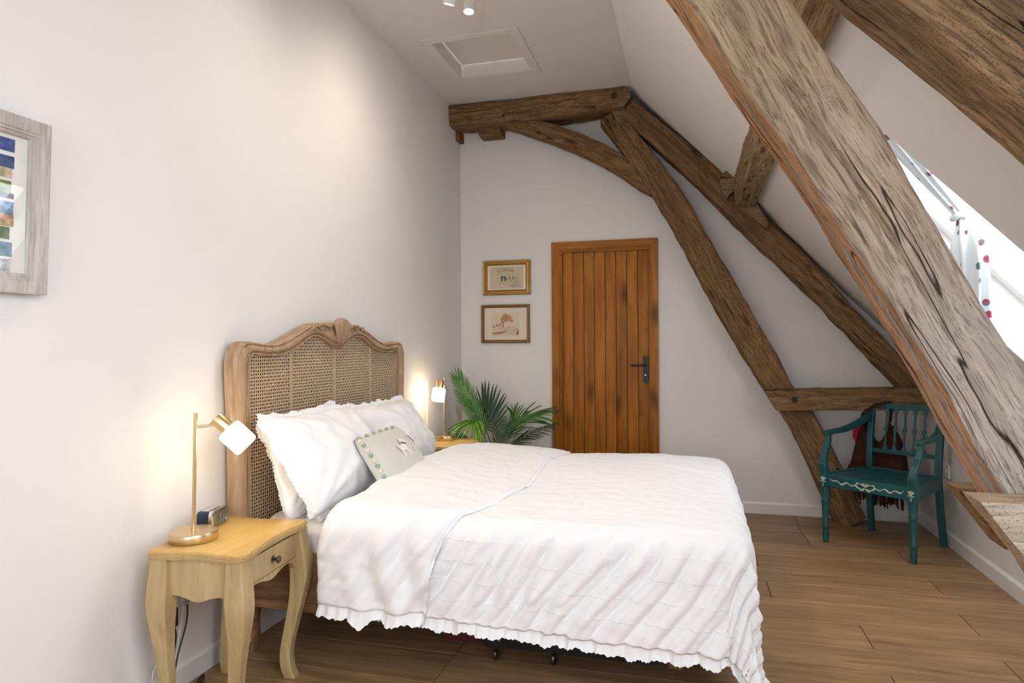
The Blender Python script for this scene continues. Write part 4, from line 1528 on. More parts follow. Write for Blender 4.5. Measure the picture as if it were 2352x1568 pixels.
pr = slab_profile(0.115, 0.058, 0.015)
pr2 = slab_profile(0.125, 0.066, 0.018)
MB().loft([[(-0.03, a, b + 0.004) for a, b in pr], [(0.02, a, b + 0.004) for a, b in pr]]).build('clock_body', X['navy'], ck, 40)
fr_ = MB()
fr_.loft([[(0.018, a, b) for a, b in pr2], [(0.03, a, b) for a, b in pr2], [(0.034, a * 0.94, 0.033 + (b - 0.033) * 0.9) for a, b in pr2], [(0.034, a * 0.86, 0.033 + (b - 0.033) * 0.76) for a, b in pr2], [(0.029, a * 0.86, 0.033 + (b - 0.033) * 0.76) for a, b in pr2]])
fr_.build('clock_bezel', X['chrome'], ck, 40)
sc_ = MB().box((0.0292, -0.048, 0.012), (0.0305, 0.048, 0.054)).build('screen', X['lcd'], ck)
SEG = {'0': 'abcdef', '1': 'bc', '5': 'afgcd', '4': 'fgbc', '2': 'abged', '3': 'abgcd', '6': 'afgedc', '7': 'abc', '8': 'abcdefg', '9': 'abcfgd'}
m = MB()


def digit(m, d, y0, z0, w, h, t_):
    s_ = {'a': (0, h, w, 0), 'g': (0, h / 2, w, 0), 'd': (0, 0, w, 0), 'f': (0, h / 2, 0, h / 2), 'b': (w, h / 2, 0, h / 2), 'e': (0, 0, 0, h / 2), 'c': (w, 0, 0, h / 2)}
    for k in SEG[d]:
        y, z, dy, dz = s_[k]
        m.box((0.0305, y0 + y - t_, z0 + z - t_), (0.0309, y0 + y + dy + t_, z0 + z + dz + t_))


digit(m, '1', -0.034, 0.020, 0.011, 0.024, 0.0012)
digit(m, '5', -0.014, 0.020, 0.011, 0.024, 0.0012)
digit(m, '1', 0.010, 0.020, 0.011, 0.024, 0.0012)
digit(m, '1', 0.028, 0.020, 0.011, 0.024, 0.0012)
m.build('digits', X['lcd_ink'], sc_)['kind'] = 'stuff'
MB().box((-0.02, -0.04, 0.061), (0.012, 0.04, 0.066), 0.002).build('snooze_button', X['chrome'], ck, 40)

# cords by the wall under the near nightstand
cdz = thing('lamp_cord', 'black lamp cord with inline switch hanging below the near nightstand', 'cord', (0.03, 2.05, 0))
MB().tube(catmull([(0.0, 0.055, 0.42), (0.002, 0.057, 0.32), (0.0, 0.052, 0.24), (0.004, 0.0, 0.13), (0.02, -0.03, 0.03), (0.05, 0.02, 0.006), (0.03, 0.10, 0.006), (-0.0, 0.14, 0.006), (0.03, 0.07, 0.006), (0.09, 0.03, 0.006), (0.16, 0.0, 0.006)], 6), 0.0032, 8).build('cable', X['black'], cdz, 60)
MB().tube(catmull([(0.0, -0.014, 0.27), (0.0, 0.0, 0.22), (0.0, -0.012, 0.15)], 6), 0.0032, 8).build('cable', X['black'], cdz, 60)
MB().box((-0.012, -0.03, 0.255), (0.012, 0.0, 0.325), 0.006).build('inline_switch', X['black'], cdz, 40)
wc = thing('phone_charger', 'grey charger plug with a thin white cable hanging on the left wall', 'charger', (0.02, 2.10, 0))
MB().box((-0.008, -0.014, 0.31), (0.016, 0.014, 0.375), 0.006).build('plug', plain('grey_plastic', (0.35, 0.35, 0.36), 0.5), wc, 40)
MB().tube(catmull([(0.0, -0.004, 0.31), (0.0, -0.02, 0.22), (0.0, -0.05, 0.12), (0.0, -0.14, 0.14), (0.002, -0.16, 0.04)], 6), 0.0022, 6).build('cable', X['white_plastic'], wc, 60)

# ------------------------------------------------------------------ suitcase under the bed
cs = thing('suitcase', 'black wheeled suitcase lying under the bed', 'suitcase', (1.04, 2.58, 0))
MB().box((0, 0, 0.055), (0.72, 0.46, 0.245), 0.03).build('case_body', X['case'], cs, 40)
MB().box((-0.004, -0.004, 0.14), (0.724, 0.464, 0.152), 0.003).build('zip_band', X['red'], cs)
for (wx, wy) in ((0.065, 0.03), (0.30, 0.05)):
    MB().box((wx - 0.03, wy - 0.028, 0.05), (wx + 0.03, wy + 0.03, 0.11), 0.01).build('wheel_housing', X['black'], cs, 40)
    MB().lathe([(0, -0.008), (0.022, -0.008), (0.027, -0.004), (0.027, 0.004), (0.022, 0.008), (0, 0.008)], 18, Matrix.Translation((wx, wy - 0.012, 0.0275)) @ Matrix.Rotation(math.pi / 2, 4, 'Y')).build('wheel', X['bronze'], cs, 50)
for ex in (0.048, 0.08):
    MB().lathe([(0.003, 0), (0.0065, 0), (0.0065, 0.002), (0.003, 0.002)], 12, Matrix.Translation((ex, 0.0, 0.092)) @ Matrix.Rotation(math.pi / 2, 4, 'X')).build('eyelet', X['chrome'], cs)
tag(MB().box((0.82, 2.72, 0.0), (1.02, 3.0, 0.13), 0.02).build('shoe_box', X['red'], None, 40), 'dark red box in the shadow under the bed', 'box')

# ------------------------------------------------------------------ pictures


def picture(name, label, ctr, w, h, nrm_axis, fw, mat, mount, mat_prof, group=None, depth=0.022):
    """nrm 'y-' hangs on the end wall, 'x+' on the left wall. local: a = width axis, b = height, d = towards room"""
    t_ = thing(name, label, 'picture', ctr, 0, group)

    def P(a, b, d):
        return (a, -d, b) if nrm_axis == 'y-' else (d, a, b)
    m = MB()
    for (sx_, sy_) in ((1, 0), (-1, 0), (0, 1), (0, -1)):
        rings = []
        for e in (-1, 1):
            ring = []
            for (f, d) in mat_prof:
                ww, hh = w / 2 - f * fw, h / 2 - f * fw
                if sx_:
                    ring.append(P(sx_ * ww, e * hh, d * depth))
                else:
                    ring.append(P(e * ww, sy_ * hh, d * depth))
            rings.append(ring)
        m.loft(rings)
    m.build('frame', mat, t_)
    ww, hh = w / 2 - fw * 0.98, h / 2 - fw * 0.98
    MB().prism([(-ww, -hh), (ww, -hh), (ww, hh), (-ww, hh)], lambda a, b: P(a, b, 0.002), lambda a, b: P(a, b, depth * 0.35)).build('mount', mount, t_)
    return t_, P


prof_gilt = [(0, 0), (0, 0.8), (0.12, 1.0), (0.3, 0.95), (0.42, 0.7), (0.6, 0.72), (0.72, 0.85), (0.85, 0.6), (1.0, 0.45), (1.0, 0)]
prof_thin = [(0, 0), (0, 0.9), (0.2, 1.0), (0.45, 0.9), (0.5, 0.75), (0.75, 0.8), (1.0, 0.5), (1.0, 0)]


def in_ink(seed, n, fn, mat, P, d, parent, name, wd=0.0012):
    rnd = random.Random(seed)
    m = MB()
    for k in range(n):
        a, b, ang, ln = fn(rnd)
        c_, s_ = math.cos(ang) * ln / 2, math.sin(ang) * ln / 2
        nx_, ny_ = -math.sin(ang) * wd / 2, math.cos(ang) * wd / 2
        q = [(a - c_ - nx_, b - s_ - ny_), (a + c_ - nx_, b + s_ - ny_), (a + c_ + nx_, b + s_ + ny_), (a - c_ + nx_, b - s_ + ny_)]
        m.add([P(u, v, d) for u, v in q], [(0, 1, 2, 3)])
    o = m.build(name, mat, parent)
    o['kind'] = 'stuff'
    return o


pic1, Pf = picture('framed_picture', 'gilt framed ink sketch hanging above the sepia tree print', (0.403, D, 1.838), 0.408, 0.285, 'y-', 0.042, X['gold'], X['mount_white'], prof_gilt)
pa = MB().prism([(-0.145, -0.092), (0.145, -0.092), (0.145, 0.092), (-0.145, 0.092)], lambda a, b: Pf(a, b, 0.0078), lambda a, b: Pf(a, b, 0.0086)).build('drawing', plain('drawing_paper', (0.62, 0.52, 0.38), 0.8, var=0.03), pic1)
ink = plain('black_ink', (0.05, 0.05, 0.06), 0.8)


def sk(r):
    zone = r.random()
    if zone < 0.3:
        a = r.uniform(-0.085, 0.06)
        return a, 0.063 + r.gauss(0, 0.012) - a * 0.1, r.choice([0, 0.1, 1.5]), r.uniform(0.006, 0.02)
    if zone < 0.8:
        a = r.uniform(-0.06, 0.11)
        return a, -0.012 + r.gauss(0, 0.02) - a * 0.08, r.choice([1.57, 1.5, 0.1, 0.7]), r.uniform(0.004, 0.018)
    a = r.uniform(0.02, 0.12)
    return a, -0.062 + r.gauss(0, 0.012), r.choice([1.57, 1.4, 0.0]), r.uniform(0.004, 0.014)


in_ink(5, 420, sk, ink, Pf, 0.0089, pa, 'ink_lines', 0.0009)
m = MB()
for (a, b, w_, h_) in ((-0.04, -0.008, 0.012, 0.038), (-0.012, -0.012, 0.014, 0.03), (-0.022, 0.006, 0.02, 0.008), (0.03, 0.0, 0.006, 0.02), (0.055, -0.004, 0.008, 0.016)):
    m.add([Pf(a - w_ / 2, b - h_ / 2, 0.009), Pf(a + w_ / 2, b - h_ / 2, 0.009), Pf(a + w_ / 2, b + h_ / 2, 0.009), Pf(a - w_ / 2, b + h_ / 2, 0.009)], [(0, 1, 2, 3)])
m.build('ink_shapes', ink, pa)['kind'] = 'stuff'

pic2, Pf = picture('framed_picture', 'dark gilt framed sepia print of a tree, lower of the two on the end wall', (0.390, D, 1.455), 0.416, 0.318, 'y-', 0.025, X['gold_dark'], X['mount'], prof_thin)
pa = MB().prism([(-0.118, -0.105), (0.118, -0.105), (0.118, 0.098), (-0.118, 0.098)], lambda a, b: Pf(a, b, 0.0078), lambda a, b: Pf(a, b, 0.0086)).build('print', plain('print_paper', (0.70, 0.60, 0.47), 0.8, var=0.03), pic2)
sep = plain('sepia_ink', (0.36, 0.15, 0.06), 0.8, var=0.2)
sep2 = plain('light_sepia_ink', (0.50, 0.26, 0.13), 0.8, var=0.2)


def blob(cx_, cz_, r, seed, sx_=1.0):
    return [(cx_ + sx_ * r * (1 + 0.25 * noise.noise(Vector((math.cos(a) * 1.7, math.sin(a) * 1.7, seed)))) * math.cos(a),
             cz_ + r * (1 + 0.25 * noise.noise(Vector((math.cos(a) * 1.7, math.sin(a) * 1.7, seed + 5)))) * math.sin(a)) for a in [2 * math.pi * k / 18 for k in range(18)]]


m = MB()
for k, (a, b, r, s_) in enumerate(((0.0, 0.055, 0.028, 1.1), (-0.025, 0.04, 0.018, 1.0), (0.03, 0.05, 0.022, 1.0), (0.05, 0.025, 0.014, 1.3), (-0.03, 0.012, 0.010, 1.0), (0.01, 0.028, 0.012, 1.5), (-0.10, -0.02, 0.012, 1.0), (-0.07, -0.012, 0.010, 1.1), (-0.045, -0.008, 0.010, 1.0))):
    bl = blob(a, b, r, k, s_)
    m.add([Pf(u, v, 0.0089 + 0.00002 * k) for u, v in bl], [tuple(range(18))])
m.build('tree_foliage', sep2, pa)
m = MB()
m.add([Pf(a, b, 0.0091) for a, b in ((-0.026, -0.03), (-0.016, -0.03), (-0.016, 0.0), (0.0, 0.03), (-0.006, 0.03), (-0.022, 0.002))], [tuple(range(6))])
m.add([Pf(a, b, 0.0091) for a, b in ((-0.11, -0.075), (-0.06, -0.07), (0.01, -0.06), (0.02, -0.064), (-0.04, -0.082), (-0.11, -0.085))], [tuple(range(6))])
m.add([Pf(a, b, 0.0091) for a, b in ((0.09, -0.09), (0.112, -0.09), (0.112, -0.05), (0.10, -0.06))], [tuple(range(4))])
m.build('tree_trunk', sep, pa)


def sk2(r):
    a = r.uniform(-0.11, 0.11)
    return a, r.uniform(-0.09, -0.02 - 0.1 * abs(a)), r.gauss(0.0, 0.3), r.uniform(0.006, 0.022)


in_ink(8, 220, sk2, sep2, Pf, 0.0089, pa, 'ink_lines', 0.0013)

# picture on the left wall, leaning a little forward
whitewash = mat_board('whitewashed_frame', (0.62, 0.585, 0.56), (0.52, 0.475, 0.45), (0.33, 0.28, 0.25), 'z', 0.7, 0.0, 2.5, 0.02, 0.2, 0.5)
pic3, Pf = picture('framed_picture', 'distressed grey framed abstract collage cut off by the left edge', (0.022, 1.265, 1.692), 0.545, 0.50, 'x+', 0.058, whitewash, X['mount_white'],
                   [(0, 0), (0, 0.95), (0.08, 1.0), (0.62, 0.92), (0.66, 0.8), (0.78, 0.82), (0.82, 0.66), (0.93, 0.66), (1.0, 0.5), (1.0, 0)], depth=0.03)
pic3.rotation_euler = (0, math.radians(2.4), 0)
cols = [(0.05, 0.09, 0.30), (0.04, 0.08, 0.22), (0.52, 0.42, 0.27), (0.14, 0.20, 0.02), (0.02, 0.03, 0.05), (0.16, 0.30, 0.48), (0.60, 0.36, 0.20), (0.08, 0.17, 0.05), (0.10, 0.20, 0.30), (0.55, 0.57, 0.60)]
zz_ = 0.182
rnd = random.Random(4)
for k, (c_, hh) in enumerate(zip(cols, (0.036, 0.034, 0.030, 0.034, 0.014, 0.036, 0.034, 0.034, 0.040, 0.05))):
    rt = 0.18 - rnd.uniform(0.0, 0.012)
    cm = plain('collage_colour_%d' % k, c_, 0.7, var=0.5, vscale=55)
    m = MB()
    for j in range(5):
        a1 = rt - j * 0.075
        a0 = a1 - 0.072 + rnd.uniform(0, 0.01)
        dz = rnd.uniform(-0.004, 0.004)
        m.box(Pf(a0, zz_ - hh + dz, 0.0106), Pf(a1, zz_ + dz, 0.0116))
    m.build('collage_strip', cm, pic3)
    zz_ -= hh + (0.004 if k != 0 else 0.010)
MB().box((0.0145, -0.21, -0.19), (0.0152, 0.21, 0.19)).build('picture_glass', X['glass'], pic3)

# ------------------------------------------------------------------ potted palm
palm = thing('potted_palm', 'green potted palm in the corner beside the far lamp', 'plant', (0.40, 4.93, 0))
MB().lathe([(0, 0), (0.11, 0), (0.115, 0.01), (0.145, 0.26), (0.15, 0.28), (0.138, 0.28), (0.135, 0.25), (0, 0.25)], 32).build('pot', X['pot'], palm, 40)
MB().lathe([(0, 0.24), (0.134, 0.24), (0.13, 0.255), (0, 0.262)], 24).build('soil', X['soil'], palm)


def leaflet_mesh(nm, droop):
    m = MB()
    n = 7
    vs, fs = [], []
    for i in range(n + 1):
        f = i / n
        w = 0.5 * (math.sin(math.pi * min(1, f * 0.92 + 0.08)) ** 0.7) * (1 if f < 1 else 0.02) * (1 - 0.3 * f)
        z = -droop * f * f
        x = f * (1 - 0.15 * droop * f)
        vs += [(x, -w * 0.11, z + 0.02), (x, 0, z - 0.012), (x, w * 0.11, z + 0.02)]
    for i in range(n):
        for j in range(2):
            fs.append((i * 3 + j, (i + 1) * 3 + j, (i + 1) * 3 + j + 1, i * 3 + j + 1))
    m.add(vs, fs)
    me = bpy.data.meshes.new(nm)
    me.from_pydata(vs, [], fs)
    for p_ in me.polygons:
        p_.use_smooth = True
    return me


LM = {}
for key in ('leaf', 'leaf_lit', 'leaf_dark'):
    for dr_ in (0, 1, 2):
        me = leaflet_mesh('leaflet', 0.06 + 0.22 * dr_)
        me.materials.append(X[key])
        LM[(key, dr_)] = me
PB = Vector((0.40, 4.93, 0))


def frond(path, n, l0, key, dr_, updir, fan=0.9, seed=0, start=0.25):
    rnd = random.Random(seed)
    pts = catmull([Vector(p_) - PB for p_ in path], 10)
    fr = MB().tube(pts, [0.0055 * (1 - 0.75 * i / len(pts)) for i in range(len(pts))], 6).build('frond', X['stem'], palm, 60)
    up = Vector(updir).normalized()
    N = len(pts) - 1
    for k in range(n):
        f = start + (1 - start) * (k // 2 * 2) / max(1, n - 1)
        side = 1 if k % 2 else -1
        x = f * N
        i = min(int(x), N - 1)
        p_ = pts[i].lerp(pts[i + 1], x - i)
        tg = (pts[i + 1] - pts[i]).normalized()
        sd = tg.cross(up).normalized() * side
        ang = fan * (1.25 - 0.75 * f)
        d = (tg * math.cos(ang) + sd * math.sin(ang)).normalized()
        if k >= n - 2:
            d = (tg * 0.97 + sd * 0.2).normalized()
        up2 = (up - d * up.dot(d)).normalized()
        ln = l0 * (0.55 + 0.75 * math.sin(math.pi * (0.18 + 0.72 * (f - start) / (1 - start)))) * rnd.uniform(0.9, 1.08)
        o = bpy.data.objects.new('leaflet', LM[(key, dr_)])
        COL.objects.link(o)
        o.parent = fr
        y_ = up2.cross(d)
        d2 = (d + up2 * rnd.uniform(-0.12, 0.12)).normalized()
        y_ = up2.cross(d2).normalized()
        z_ = d2.cross(y_)
        o.matrix_local = frame_mat(p_, d2, y_, z_) @ Matrix.Diagonal((ln, ln * 0.85, ln, 1))
    return fr


frond([(0.39, 4.93, 0.26), (0.35, 4.88, 0.55), (0.26, 4.83, 0.80), (0.155, 4.79, 1.03)], 46, 0.125, 'leaf', 0, (0.5, -0.8, 0.2), 0.75, 1, 0.38)
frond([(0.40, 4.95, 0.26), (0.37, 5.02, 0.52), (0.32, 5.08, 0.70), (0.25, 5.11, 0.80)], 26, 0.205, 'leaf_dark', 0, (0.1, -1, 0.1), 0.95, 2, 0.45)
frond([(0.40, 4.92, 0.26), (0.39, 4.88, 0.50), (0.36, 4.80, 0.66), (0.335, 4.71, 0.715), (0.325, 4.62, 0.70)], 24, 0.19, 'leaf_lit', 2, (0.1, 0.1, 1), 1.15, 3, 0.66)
frond([(0.42, 4.93, 0.26), (0.48, 4.95, 0.50), (0.60, 4.95, 0.68), (0.76, 4.95, 0.74)], 26, 0.19, 'leaf', 1, (-0.3, -0.5, 0.9), 0.8, 4, 0.45)
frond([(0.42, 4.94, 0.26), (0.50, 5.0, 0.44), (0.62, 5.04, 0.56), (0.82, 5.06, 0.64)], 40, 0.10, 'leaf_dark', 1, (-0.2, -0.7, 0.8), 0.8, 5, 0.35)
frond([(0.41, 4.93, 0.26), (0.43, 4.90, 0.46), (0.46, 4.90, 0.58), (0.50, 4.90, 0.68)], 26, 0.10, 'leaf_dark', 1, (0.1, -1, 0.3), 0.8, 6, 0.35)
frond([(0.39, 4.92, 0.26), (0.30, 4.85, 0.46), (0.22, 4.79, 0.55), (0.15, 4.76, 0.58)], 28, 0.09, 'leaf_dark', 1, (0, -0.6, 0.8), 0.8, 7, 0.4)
frond([(0.41, 4.95, 0.26), (0.48, 5.05, 0.50), (0.52, 5.12, 0.66), (0.50, 5.16, 0.74)], 24, 0.12, 'leaf', 1, (0, -1, 0.3), 0.8, 8, 0.4)

# ------------------------------------------------------------------ teal armchair
ch = thing('armchair', 'teal painted wooden armchair with cream scrolls in the far right corner', 'chair', (2.912, 4.49, 0), math.radians(-40.0))
# local: x to the sitter's ... viewer's right, y towards the back
FWH, BWH, DEP, SZ = 0.265, 0.212, 0.455, 0.445
for sgn in (-1, 1):
    prof = [(0.016, 0.0), (0.018, 0.012), (0.0195, 0.045), (0.0205, 0.055), (0.0175, 0.075), (0.019, 0.088), (0.0245, 0.10), (0.0195, 0.112), (0.023, 0.225), (0.0245, 0.258), (0.0285, 0.266), (0.0245, 0.275), (0.0255, 0.32), (0.0285, 0.34), (0.0275, 0.355)]
    MB().lathe(prof, 20, Matrix.Translation((sgn * FWH, 0, 0))).build('front_leg', X['teal'], ch, 50)
    MB().box((sgn * FWH - 0.0265, -0.027, 0.352), (sgn * FWH + 0.0265, 0.027, 0.452), 0.004).build('leg_block', X['teal'], ch)
    # rear leg and back post in one sweep
    pts = catmull([(sgn * (BWH + 0.012), DEP + 0.04, 0.0), (sgn * (BWH + 0.006), DEP + 0.012, 0.2), (sgn * BWH, DEP, 0.42), (sgn * (BWH + 0.002), DEP + 0.012, 0.62), (sgn * (BWH + 0.006), DEP + 0.055, 0.875)], 6)
    rings = []
    for p_ in pts:
        w_, d_ = 0.019, 0.016
        rings.append([(p_.x + a * w_, p_.y + b * d_, p_.z) for a, b in ((-1, -1), (1, -1), (1, 1), (-1, 1))])
    MB().loft(rings).build('back_post', X['teal'], ch, None, bevel=0.004)
    # arm: S-curved support rising from the front block, then sweeping back
    ap = catmull([(sgn * FWH, 0.0, 0.44), (sgn * (FWH + 0.004), -0.012, 0.50), (sgn * (FWH + 0.012), 0.01, 0.56), (sgn * (FWH + 0.014), 0.05, 0.62), (sgn * (FWH + 0.014), 0.062, 0.685)], 6)
    rings = []
    for i, p_ in enumerate(ap):
        f = i / (len(ap) - 1)
        w_, d_ = 0.024 - 0.008 * f, 0.026 - 0.010 * f
        rings.append([(p_.x + a * w_, p_.y + b * d_, p_.z) for a, b in ((-1, -1), (1, -1), (1, 1), (-1, 1))])
    MB().loft(rings).build('arm_support', X['teal'], ch, None, bevel=0.005)
    ap = catmull([(sgn * (FWH + 0.016), 0.035, 0.695), (sgn * (FWH + 0.016), 0.12, 0.700), (sgn * (FWH + 0.010), 0.25, 0.705), (sgn * (FWH - 0.012), 0.37, 0.735), (sgn * (BWH + 0.006), DEP + 0.02, 0.79)], 6)
    rings = []
    for i, p_ in enumerate(ap):
        f = i / (len(ap) - 1)
        tgt = (ap[min(i + 1, len(ap) - 1)] - ap[max(i - 1, 0)]).normalized()
        sd = Vector((tgt.y, -tgt.x, 0)).normalized()
        upv = sd.cross(tgt)
        w_, h_ = 0.019, 0.0135 + 0.006 * f
        rings.append([p_ + sd * (a * w_) + upv * (b * h_) for a, b in ((-1, -1), (1, -1), (1, 1), (-1, 1))])
    MB().loft(rings).build('arm_rest', X['teal'], ch, None, bevel=0.005)
# seat frame and seat
m = MB()
m.prism([(-FWH - 0.02, -0.022), (FWH + 0.02, -0.022), (FWH + 0.02, 0.0), (-FWH - 0.02, 0.0)], lambda a, b: (a, b, 0.365), lambda a, b: (a, b, 0.438))
m.build('seat_rail', X['teal'], ch, None, bevel=0.003)
for sgn in (-1, 1):
    m = MB()
    m.prism([(sgn * (FWH + 0.02), -0.02), (sgn * (FWH - 0.005), -0.02), (sgn * (BWH - 0.005), DEP), (sgn * (BWH + 0.018), DEP)], lambda a, b: (a, b, 0.365), lambda a, b: (a, b, 0.446))
    m.build('seat_rail', X['teal'], ch, None, bevel=0.003)
m = MB()
m.prism([(-BWH, DEP - 0.01), (BWH, DEP - 0.01), (BWH, DEP + 0.012), (-BWH, DEP + 0.012)], lambda a, b: (a, b, 0.375), lambda a, b: (a, b, 0.446))
m.build('seat_rail', X['teal'], ch, None, bevel=0.003)
m = MB()
rings = []
for (z, e) in ((0.425, 0.0), (0.436, 0.0), (0.440, -0.012), (0.434, -0.05), (0.430, -0.12)):
    rings.append([(-FWH + 0.0 - e, -0.012 - e, z), (FWH + e, -0.012 - e, z), (BWH - 0.0 + e, DEP + e, z), (-BWH - e, DEP + e, z)])
m.loft(rings)
m.build('seat', X['teal'], ch)
# back: top rail, lower rail, spindles


def back_at(z):
    f = (z - 0.42) / (0.875 - 0.42)
    return DEP + 0.055 * f ** 1.3 - 0.0


for (z0, z1, t_) in ((0.838, 0.878, 0.014), (0.545, 0.572, 0.010)):
    zm = (z0 + z1) / 2
    MB().box((-BWH - 0.018 if z0 > 0.8 else -BWH, back_at(zm) - t_, z0), (BWH + 0.018 if z0 > 0.8 else BWH, back_at(zm) + t_, z1), 0.004).build('back_rail', X['teal'], ch)
for k in range(5):
    xx = -0.118 + 0.059 * k
    pr_ = [(0.0, 0.015), (0.018, 0.012), (0.03, 0.006), (0.10, 0.0058), (0.118, 0.008), (0.128, 0.0125), (0.138, 0.0125), (0.148, 0.008), (0.165, 0.0058), (0.235, 0.006), (0.25, 0.013), (0.27, 0.015)]
    rings = []
    for (h_, w_) in pr_:
        z = 0.570 + h_
        y = back_at(z)
        rings.append([(xx + a * w_, y + b * 0.006, z) for a, b in ((-1, -1), (1, -1), (1, 1), (-1, 1))])
    MB().loft(rings).build('spindle', X['teal'], ch, None, bevel=0.002)
# painted cream motifs on the front rail and leg blocks
m = MB()


def ribbon(m, pts, wds, y=-0.0228):
    pts = catmull([(a, b, 0) for a, b in pts], 6)
    n = len(pts)
    vs, fs = [], []
    for i, p_ in enumerate(pts):
        tgt = pts[min(i + 1, n - 1)] - pts[max(i - 1, 0)]
        tgt.normalize()
        f = i / (n - 1)
        w_ = wds * (0.35 + 0.65 * math.sin(math.pi * f) + 0.25 * math.sin(f * 18))
        nx_, nz_ = -tgt.y * w_ / 2, tgt.x * w_ / 2
        for yy_ in (y, y + 0.0012):
            vs += [(p_.x - nx_, yy_, p_.y - nz_), (p_.x + nx_, yy_, p_.y + nz_)]
    for i in range(n - 1):
        b0, b1 = i * 4, (i + 1) * 4
        fs += [(b0, b1, b1 + 1, b0 + 1), (b0 + 2, b0 + 3, b1 + 3, b1 + 2), (b0, b0 + 2, b1 + 2, b1), (b0 + 1, b1 + 1, b1 + 3, b0 + 3)]
    m.add(vs, fs)


zc_ = 0.402
for sgn in (-1, 1):
    ribbon(m, [(sgn * 0.055, zc_ + 0.004), (sgn * 0.085, zc_ - 0.008), (sgn * 0.115, zc_ + 0.006), (sgn * 0.145, zc_ - 0.010), (sgn * 0.175, zc_ + 0.006), (sgn * 0.205, zc_ + 0.004 if sgn < 0 else zc_ - 0.002), (sgn * 0.225, zc_ + 0.018)], 0.0075)
    ribbon(m, [(0.0, zc_ - 0.012), (sgn * 0.03, zc_ - 0.018), (sgn * 0.055, zc_ - 0.004), (sgn * 0.05, zc_ + 0.014), (sgn * 0.03, zc_ + 0.010)], 0.008)
    ribbon(m, [(sgn * 0.004, zc_ - 0.016), (sgn * 0.02, zc_ - 0.026), (sgn * 0.034, zc_ - 0.022)], 0.006)
    for q in range(3):
        ribbon(m, [(0, zc_ - 0.004), (sgn * (0.006 + 0.009 * q), zc_ + 0.012), (sgn * (0.008 + 0.012 * q), zc_ + 0.022 - 0.005 * q)], 0.005)
m.build('painted_scroll', X['cream'], ch)
for sgn in (-1, 1):
    m = MB()
    bx_ = sgn * FWH
    for q in range(-2, 3):
        ribbon(m, [(bx_, 0.398), (bx_ + 0.006 * q, 0.412), (bx_ + 0.009 * q, 0.428 - 0.004 * abs(q))], 0.006, -0.0282)
    ribbon(m, [(bx_ - 0.018, 0.398), (bx_ - 0.008, 0.392), (bx_, 0.398), (bx_ + 0.008, 0.392), (bx_ + 0.018, 0.398)], 0.006, -0.0282)
    for z in (0.384, 0.374, 0.367):
        ribbon(m, [(bx_ - 0.004, z), (bx_, z), (bx_ + 0.004, z)], 0.006, -0.0282)
    m.build('painted_flower', X['cream'], ch)

# fringed bag hanging on the chair back
bag = thing('fringed_bag', 'dark brown suede bag with fringe hanging on the teal chair', 'bag', (2.912, 4.49, 0), math.radians(-40.0))
yb_ = DEP + 0.10
prof = [(-0.385, 0.44), (-0.39, 0.36), (-0.06, 0.33), (-0.02, 0.36), (-0.02, 0.45), (-0.045, 0.58), (-0.085, 0.675), (-0.115, 0.72), (-0.15, 0.64), (-0.20, 0.595), (-0.25, 0.62), (-0.285, 0.72), (-0.305, 0.74), (-0.345, 0.60)]
pp = catmull([(a, b, 0) for a, b in prof + [prof[0]]], 4)[:-1]
m = MB()
n = len(pp)
cx_ = sum(p_.x for p_ in pp) / n
cz_ = sum(p_.y for p_ in pp) / n
rings = []
for (sc__, dy) in ((0.90, -0.045), (0.97, -0.03), (1.0, 0.0), (0.97, 0.03), (0.90, 0.045)):
    rings.append([(cx_ + (p_.x - cx_) * sc__, yb_ + dy + 0.006 * noise.noise(Vector((p_.x * 20, p_.y * 20, dy * 9))), cz_ + (p_.y - cz_) * sc__) for p_ in pp])
m.loft(rings)
m.build('bag_body', X['suede'], bag, 60)
m = MB()
rnd = random.Random(12)
for k in range(60):
    xx = -0.38 + 0.35 * k / 59
    ln = rnd.uniform(0.15, 0.20)
    w_ = rnd.uniform(0.003, 0.005)
    dx_ = rnd.uniform(-0.012, 0.012)
    y_ = yb_ - 0.038 + rnd.uniform(-0.008, 0.008)
    m.loft([[(xx - w_, y_, 0.36), (xx + w_, y_, 0.36), (xx + w_, y_ + 0.002, 0.36), (xx - w_, y_ + 0.002, 0.36)],
            [(xx + dx_ * 0.4 - w_, y_ - 0.004, 0.36 - ln * 0.5), (xx + dx_ * 0.4 + w_, y_ - 0.004, 0.36 - ln * 0.5), (xx + dx_ * 0.4 + w_, y_ - 0.002, 0.36 - ln * 0.5), (xx + dx_ * 0.4 - w_, y_ - 0.002, 0.36 - ln * 0.5)],
            [(xx + dx_ - w_, y_, 0.36 - ln), (xx + dx_ + w_, y_, 0.36 - ln), (xx + dx_ + w_, y_ + 0.002, 0.36 - ln), (xx + dx_ - w_, y_ + 0.002, 0.36 - ln)]])
fo = m.build('fringe', X['suede'], bag)
fo['kind'] = 'stuff'


def strap(pts, w_, name, th=0.003):
    pts = catmull(pts, 6)
    rings = []
    for i, p_ in enumerate(pts):
        tgt = (pts[min(i + 1, len(pts) - 1)] - pts[max(i - 1, 0)]).normalized()
        sd = Vector((1, 0, 0)) if abs(tgt.x) < 0.75 else Vector((0, 0, 1))
        sd = (sd - tgt * sd.dot(tgt)).normalized()
        nn = tgt.cross(sd)
        rings.append([p_ + sd * (a * w_ / 2) + nn * (b * th / 2) for a, b in ((-1, -1), (1, -1), (1, 1), (-1, 1))])
    return MB().loft(rings).build(name, X['suede'], bag, None)


